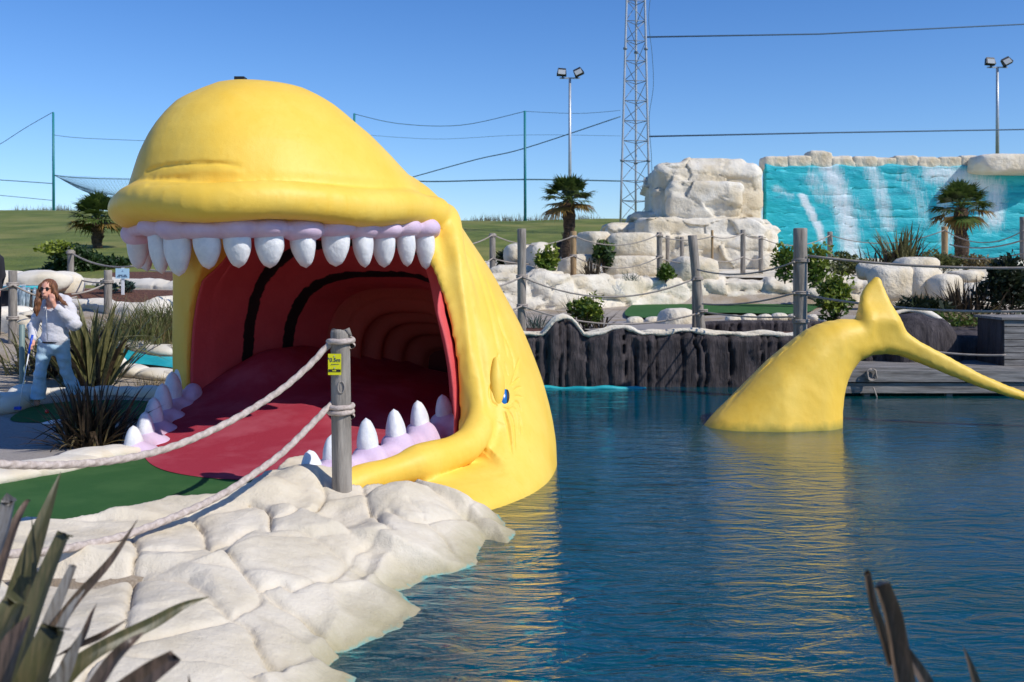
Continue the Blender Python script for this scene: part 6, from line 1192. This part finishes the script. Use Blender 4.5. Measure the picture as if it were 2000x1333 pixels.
mb = MB(); leafstrip(mb, [(1790, 1480, 2.3, .05), (1762, 1340, 2.3, .048), (1745, 1240, 2.3, .044), (1735, 1190, 2.3, .042), (1718, 1141, 2.3, .036), (1717, 1138, 2.3, .036)], 1.2); mb.build('leaf', 'leaf_bronze', f2)
mb = MB(); leafstrip(mb, [(1740, 1300, 2.32, .02), (1720, 1230, 2.32, .022), (1704, 1180, 2.32, .020), (1693, 1122, 2.32, .016), (1692, 1120, 2.32, .016)], .8); mb.build('leaf', 'leaf_bronze', f2)
mb = MB(); leafstrip(mb, [(1880, 1480, 2.28, .04), (1815, 1345, 2.28, .032), (1775, 1280, 2.29, .022), (1752, 1244, 2.3, .004)], .5); mb.build('leaf', 'leaf_bronze', f2)
mb = MB(); leafstrip(mb, [(1960, 1480, 2.4, .03), (1910, 1345, 2.4, .022), (1895, 1300, 2.4, .014), (1881, 1262, 2.4, .001)], .5); mb.build('leaf', 'leaf_bronze', f2)
mb = MB(); mb.tube([P(1800, 1470, 2.3), P(1830, 1560, 2.32), Vector((1.02, 2.35, -.7))], .05, 8); mb.build('root_crown', 'flax_dark', f2)

# ------------------------------------------------------------------ the putting person
PD = 12.3
def pp(px, py, dy=0.0): v = P(px, py, PD); return (v.x, v.y + dy, v.z)
per = empty('person', (*pp(98, 800)[:2], 0), 'person in light grey hooded top and pale jeans looking down at a red ball', 'person')
hd = pp(101, 566, -.10)
B = Field(pp(45, 812, -.45), (pp(165, 530)[0], PD + .45, 1.70), .0085)
B.ell((hd[0], hd[1], hd[2] + .02), (.074, .092, .098), .03); B.ell((hd[0] + .002, hd[1] - .045, hd[2] - .055), (.052, .058, .062), .03)   # skull, jaw
B.cone((hd[0], hd[1] - .085, hd[2] + .01), (hd[0], hd[1] - .118, hd[2] - .03), .010, .014, .012); B.ell((hd[0], hd[1] - .10, hd[2] - .068), (.022, .012, .008), .01)
B.cone((hd[0], hd[1] + .02, hd[2] - .06), pp(104, 592, .03), .052, .056, .04)
neck, sl_, sr_ = pp(104, 594, .04), pp(78, 604, .03), pp(133, 602, .03); hipl, hipr = pp(88, 668, .02), pp(118, 668, .04); wst = pp(104, 645, .03)
B.cone(neck, wst, .09, .09, .05, sq=(.8, 1, 1)); B.cone(wst, pp(103, 672, .03), .095, .10, .05, sq=(.8, 1, 1)); B.cone(sl_, sr_, .05, .05, .05)
kl, kr = pp(80, 733, -.03), pp(124, 728, .08); fl, fr_ = pp(72, 788, .0), pp(134, 777, .20)
for h_, k_, f_ in ((hipl, kl, fl), (hipr, kr, fr_)): B.cone(h_, k_, .072, .048, .04); B.cone(k_, f_, .055, .035, .03)
el, wl_ = pp(62, 640, .02), pp(72, 664, -.10); er, wr_ = pp(146, 628, .0), pp(119, 598, -.17)
B.chain([sl_, el, wl_], [.048, .038, .026], .02); B.chain([sr_, er, wr_], [.048, .038, .026], .02)
# hands: the left one closed round the putter, the right one raised to the cheek
hl = np.array(pp(73, 671, -.13)); B.cone(wl_, hl, .026, .032, .02, sq=(1, 1, 1)); 
for i in range(4):
    o = np.array([0, 0, -.012 - .019 * i]); a = hl + o + (-.022, -.012, .018); B.chain([a, a + (.004, -.034, -.004), a + (.030, -.040, -.006), a + (.040, -.016, -.006)], [.011, .0105, .0095, .008], .004)
B.chain([hl + (.02, -.005, .01), hl + (.034, -.034, -.005), hl + (.018, -.052, -.022)], [.013, .011, .009], .006)
hr = np.array(pp(116, 587, -.19)); B.cone(wr_, hr, .026, .034, .02)
for i in range(4):
    a = hr + (-.022 + .019 * i * .9, -.006, .022); L = (.9, 1, .95, .75)[i]; B.chain([a, a + np.array((-.006, .004, .034)) * L, a + np.array((-.016, .016, .056)) * L, a + np.array((-.020, .030, .066)) * L], [.011, .0105, .0095, .008], .004)
B.chain([hr + (-.028, .0, .0), hr + (-.048, .010, .02), hr + (-.052, .022, .042)], [.013, .011, .009], .006)
B.build('body', 'skin', per)
# hair
Hf = Field((hd[0] - .30, hd[1] - .2, hd[2] - .40), (hd[0] + .34, hd[1] + .26, hd[2] + .20), .010)
Hf.ell((hd[0], hd[1] + .028, hd[2] + .038), (.092, .105, .100), .02); Hf.ell((hd[0], hd[1] - .14, hd[2] - .035), (.052, .09, .085), .02, sub=True)
Hf.chain([(hd[0] - .066, hd[1] - .035, hd[2] + .05), (hd[0] - .080, hd[1] - .055, hd[2] - .05), (hd[0] - .088, hd[1] - .075, hd[2] - .15), (hd[0] - .098, hd[1] - .085, hd[2] - .24), (hd[0] - .09, hd[1] - .10, hd[2] - .32)], [.028, .032, .038, .034, .008], .03)
Hf.chain([(hd[0] + .066, hd[1] - .03, hd[2] + .05), (hd[0] + .085, hd[1] - .02, hd[2] - .04), (hd[0] + .12, hd[1] + .02, hd[2] - .10), (hd[0] + .19, hd[1] + .01, hd[2] - .16), (hd[0] + .25, hd[1] - .0, hd[2] - .20)], [.026, .030, .026, .018, .006], .03)
Hf.chain([(hd[0], hd[1] + .09, hd[2] + .02), (hd[0], hd[1] + .12, hd[2] - .10), (hd[0], hd[1] + .14, hd[2] - .2)], [.06, .07, .04], .04)
def strands(v): v = v.copy(); n = .007 * np.sin(v[:, 0] * 260 + 3 * fbm(v[:, 2] * 9, v[:, 0] * 6, 0, 3, 2)) ; v[:, 1] += n; v[:, 0] += .006 * fbm(v[:, 0] * 40, v[:, 2] * 8, v[:, 1] * 40, 2, 3); return v
Hf.build('hair', 'hair', per, 0, strands)
mb = MB()
for s in (-1, 1): mb.tube([(hd[0] + s * .031 + .021 * math.cos(a), hd[1] - .094 + .004 * abs(math.cos(a)), hd[2] + .012 + .019 * math.sin(a)) for a in np.linspace(0, 2 * PI, 12)], .0045, 5); mb.add([(hd[0] + s * .031 + .021 * math.cos(a), hd[1] - .093, hd[2] + .012 + .019 * math.sin(a)) for a in np.linspace(0, 2 * PI, 12, endpoint=False)], [tuple(range(12))])
mb.tube([(hd[0] - .01, hd[1] - .098, hd[2] + .017), (hd[0] + .01, hd[1] - .098, hd[2] + .017)], .003, 5); 
for s in (-1, 1): mb.tube([(hd[0] + s * .052, hd[1] - .092, hd[2] + .016), (hd[0] + s * .078, hd[1] + .0, hd[2] + .02)], .003, 5)
mb.build('sunglasses', 'black', per)
# hooded top
C = Field(pp(40, 700, -.40), (pp(172, 560)[0], PD + .40, 1.50), .012)
C.cone(pp(106, 606, .03), pp(107, 660, .02), .134, .128, .04, sq=(.86, 1.05, 1)); C.cone(sl_, sr_, .075, .075, .06); C.cone(pp(105, 662, .02), pp(106, 663, .02), .134, .134, .03, sq=(.86, 1.05, 1))
C.chain([sl_, el, (wl_[0] - .004, wl_[1] + .01, wl_[2] + .02)], [.070, .062, .046], .03); C.chain([sr_, pp(145, 634, .0), (wr_[0] + .03, wr_[1] + .02, wr_[2] - .02)], [.072, .078, .050], .03)
C.chain([pp(88, 592, .03), pp(93, 588, .10), pp(106, 586, .14), pp(122, 588, .10), pp(128, 594, .02)], [.045, .06, .07, .06, .045], .04); C.cone(pp(103, 575, -.08), pp(103, 600, -.03), .05, .055, .03, sub=True)
C.chain([pp(103, 598, -.16), pp(104, 630, -.17), pp(105, 664, -.16)], .010, .012, sub=True)
def folds(v):
    v = v.copy(); n = .014 * fbm(v[:, 0] * 7, v[:, 2] * 9, v[:, 1] * 7, 3, 5) + .006 * np.sin(v[:, 2] * 55 + 8 * fbm(v[:, 0] * 4, v[:, 2] * 3, 0, 2, 6)) * (np.abs(v[:, 0] - pp(104, 0)[0]) > .15)
    v[:, 1] += n; v[:, 0] += n * .6; return v
C.build('hooded_top', 'hoodie', per, 1, folds)
mb = MB(); mb.tube([pp(103, 600, -.165), pp(104, 630, -.172), pp(105, 662, -.168)], .004, 5); mb.build('zip', 'galv', per)
# jeans: one garment with flared legs
J = Field(pp(45, 806, -.40), (pp(165, 650)[0], PD + .50, 1.0), .012)
J.cone(pp(104, 664, .02), pp(104, 676, .02), .118, .124, .05, sq=(.86, 1, 1))
J.chain([hipl, pp(84, 700, .0), kl, pp(76, 760, .0), pp(73, 792, .0)], [.094, .080, .068, .080, .098], .03); J.chain([hipr, pp(121, 700, .05), kr, pp(130, 752, .13), pp(136, 778, .20)], [.094, .080, .066, .076, .092], .03)
J.cone(pp(73, 798, .0), pp(73, 812, .0), .14, .14, .01, sub=True); J.cone(pp(137, 786, .2), pp(137, 800, .2), .12, .13, .01, sub=True)
J.build('jeans', 'jeans', per, 1, lambda v: v + np.stack([.008 * fbm(v[:, 0] * 9, v[:, 2] * 6, 0, 3, 7), .014 * fbm(v[:, 0] * 8, v[:, 2] * 7, v[:, 1] * 5, 3, 8) + .005 * np.sin(v[:, 2] * 60 + v[:, 0] * 25), 0 * v[:, 0]], 1))
mb = MB(); w_ = [(pp(104, 0)[0] + .140 * math.cos(a), PD + .02 + .122 * math.sin(a), pp(0, 666)[2] - .01 + .004 * math.sin(a)) for a in np.linspace(0, 2 * PI, 28)]; mb.tube(w_, .014, 6); mb.build('belt', 'black', per)
def shoe(a, yaw): 
    Fh = Field((-.12, -.24, -.02), (.12, .14, .13), .009); Fh.cone((0, .05, .045), (0, -.12, .038), .050, .042, .03, sq=(1, .9, 1)); Fh.cone((0, .05, .05), (0, .03, .10), .042, .038, .03); v, q = Fh.net(); v[:, 2] = np.maximum(v[:, 2], .004)
    o = link('sneaker', qmesh('sneaker', v, q), 'white', per); o.location = Vector(a) - per.location; o.rotation_euler = (0, 0, yaw); return o
x, y, _ = pp(72, 0, -.06); shoe((x, y, .01), -.1); x, y, _ = pp(133, 0, .16); shoe((x, y, .01), .5)
# putter and ball
g0, g1, hb = pp(76, 655, -.17), pp(72, 680, -.185), Vector((pp(62, 0)[0], PD - .32, .05)); pt = empty('putter', hb, 'blue gripped putter held in the right hand of the person', 'golf club')
G0, G1 = Vector(g0), Vector(g1); mb = MB(); mb.tube([G0 + (G0 - G1) * .1, G1 + (G1 - G0) * .55], .014, 8); mb.build('grip', 'club_blue', pt); mb = MB(); mb.tube([G1, hb + Vector((0, 0, .0))], .007, 8); mb.build('shaft', 'white', pt); mb = MB(); mb.box((hb.x - .03, hb.y, .04), (.11, .035, .035)); mb.build('club_head', 'club_blue', pt, False)
bm = bmesh.new(); bmesh.ops.create_icosphere(bm, subdivisions=3, radius=.024); m_ = bpy.data.meshes.new('golf_ball'); bm.to_mesh(m_); bm.free(); bl_ = link('golf_ball', m_, 'red_ball'); bl_.location = (*g2(92, 805, .04), .045); tag(bl_, 'small red golf ball on the dark green mat by the person', 'ball')
mb = MB(); a = g2(97, 832); mb.add([(a[0] - .10, a[1], .03), (a[0] + .08, a[1] - .05, .03), (a[0] + .16, a[1] + .14, .045), (a[0] - .02, a[1] + .16, .045), (a[0] - .10, a[1], .02), (a[0] + .08, a[1] - .05, .02), (a[0] + .16, a[1] + .14, .02), (a[0] - .02, a[1] + .16, .02)], [(0, 1, 2, 3), (4, 5, 1, 0), (5, 6, 2, 1), (6, 7, 3, 2), (7, 4, 0, 3)]); tag(mb.build('tee_marker', 'white', smooth=False), 'small white wedge lying on the path beside the dark bronze flax', 'marker')
# second person at the left edge of the picture
D2 = 16.5
def p2(px, py, dy=0): v = P(-18 + (px + 12) * 1.333, py, D2); return (v.x, v.y + dy, v.z)
z2 = gnd(p2(-12, 0)[0], D2); pe2 = empty('person', (p2(-12, 0)[0], D2, z2), 'person in black clothes cut off by the left picture edge, only an arm showing', 'person')
F3 = Field((p2(-50, 0)[0], D2 - .4, z2 - .02), (p2(30, 0)[0], D2 + .4, z2 + 1.75), .016); F3.ell((p2(-12, 0)[0], D2 - .02, z2 + 1.56), (.08, .10, .11), .03); F3.cone((p2(-12, 0)[0], D2, z2 + 1.5), (p2(-12, 0)[0], D2, z2 + 1.3), .05, .06, .03)
F3.cone((p2(-12, 0)[0], D2, z2 + 1.32), (p2(-12, 0)[0], D2, z2 + .9), .15, .13, .05); F3.cone((p2(-25, 0)[0], D2, z2 + 1.34), (p2(1, 0)[0], D2, z2 + 1.34), .06, .06, .05)
for s in (-1, 1): F3.cone((p2(-12 + s * 6, 0)[0], D2, z2 + .88), (p2(-12 + s * 7, 0)[0], D2, z2 + .07), .085, .045, .04); F3.chain([(p2(-12 + s * 14, 0)[0], D2, z2 + 1.33), (p2(-12 + s * 16.5, 0)[0], D2, z2 + 1.08), (p2(-12 + s * 16, 0)[0], D2 - .08, z2 + .84)], [.05, .04, .03], .02); F3.cone((p2(-12 + s * 16, 0)[0], D2 - .08, z2 + .84), (p2(-12 + s * 16, 0)[0], D2 - .09, z2 + .74), .03, .022, .01); F3.cone((p2(-12 + s * 7, 0)[0], D2 + .03, z2 + .05), (p2(-12 + s * 7, 0)[0], D2 - .14, z2 + .03), .045, .035, .02)
F3.build('body', 'skin', pe2); F4 = Field((p2(-55, 0)[0], D2 - .4, z2), (p2(35, 0)[0], D2 + .4, z2 + 1.5), .018); F4.cone((p2(-12, 0)[0], D2, z2 + 1.34), (p2(-12, 0)[0], D2, z2 + .9), .165, .155, .05)
for s in (-1, 1): F4.chain([(p2(-12 + s * 13, 0)[0], D2, z2 + 1.34), (p2(-12 + s * 16.5, 0)[0], D2, z2 + 1.08), (p2(-12 + s * 16, 0)[0], D2 - .07, z2 + .88)], [.068, .055, .045], .03); F4.cone((p2(-12 + s * 6, 0)[0], D2, z2 + .9), (p2(-12 + s * 7, 0)[0], D2, z2 + .1), .11, .075, .04)
F4.build('clothes', 'blackcloth', pe2); F5 = Field((p2(-30, 0)[0], D2 - .25, z2 + 1.4), (p2(6, 0)[0], D2 + .25, z2 + 1.75), .016); F5.ell((p2(-12, 0)[0], D2 + .02, z2 + 1.60), (.092, .11, .105), .02); F5.ell((p2(-12, 0)[0], D2 - .13, z2 + 1.54), (.06, .08, .09), .02, sub=True); F5.build('hair', 'hair', pe2)
# dark round bin behind the middle palm
mb = MB(); x, y = xy(1097, 32.2); mb.tube([(x, y, 1.4), (x, y, 2.0), (x, y, 2.35), (x, y, 2.5), (x, y, 2.55)], [.22, .24, .24, .17, .03], 14); tag(mb.build('litter_bin', 'blackcloth'), 'dark rounded bin half hidden behind the middle palm trunk', 'bin')
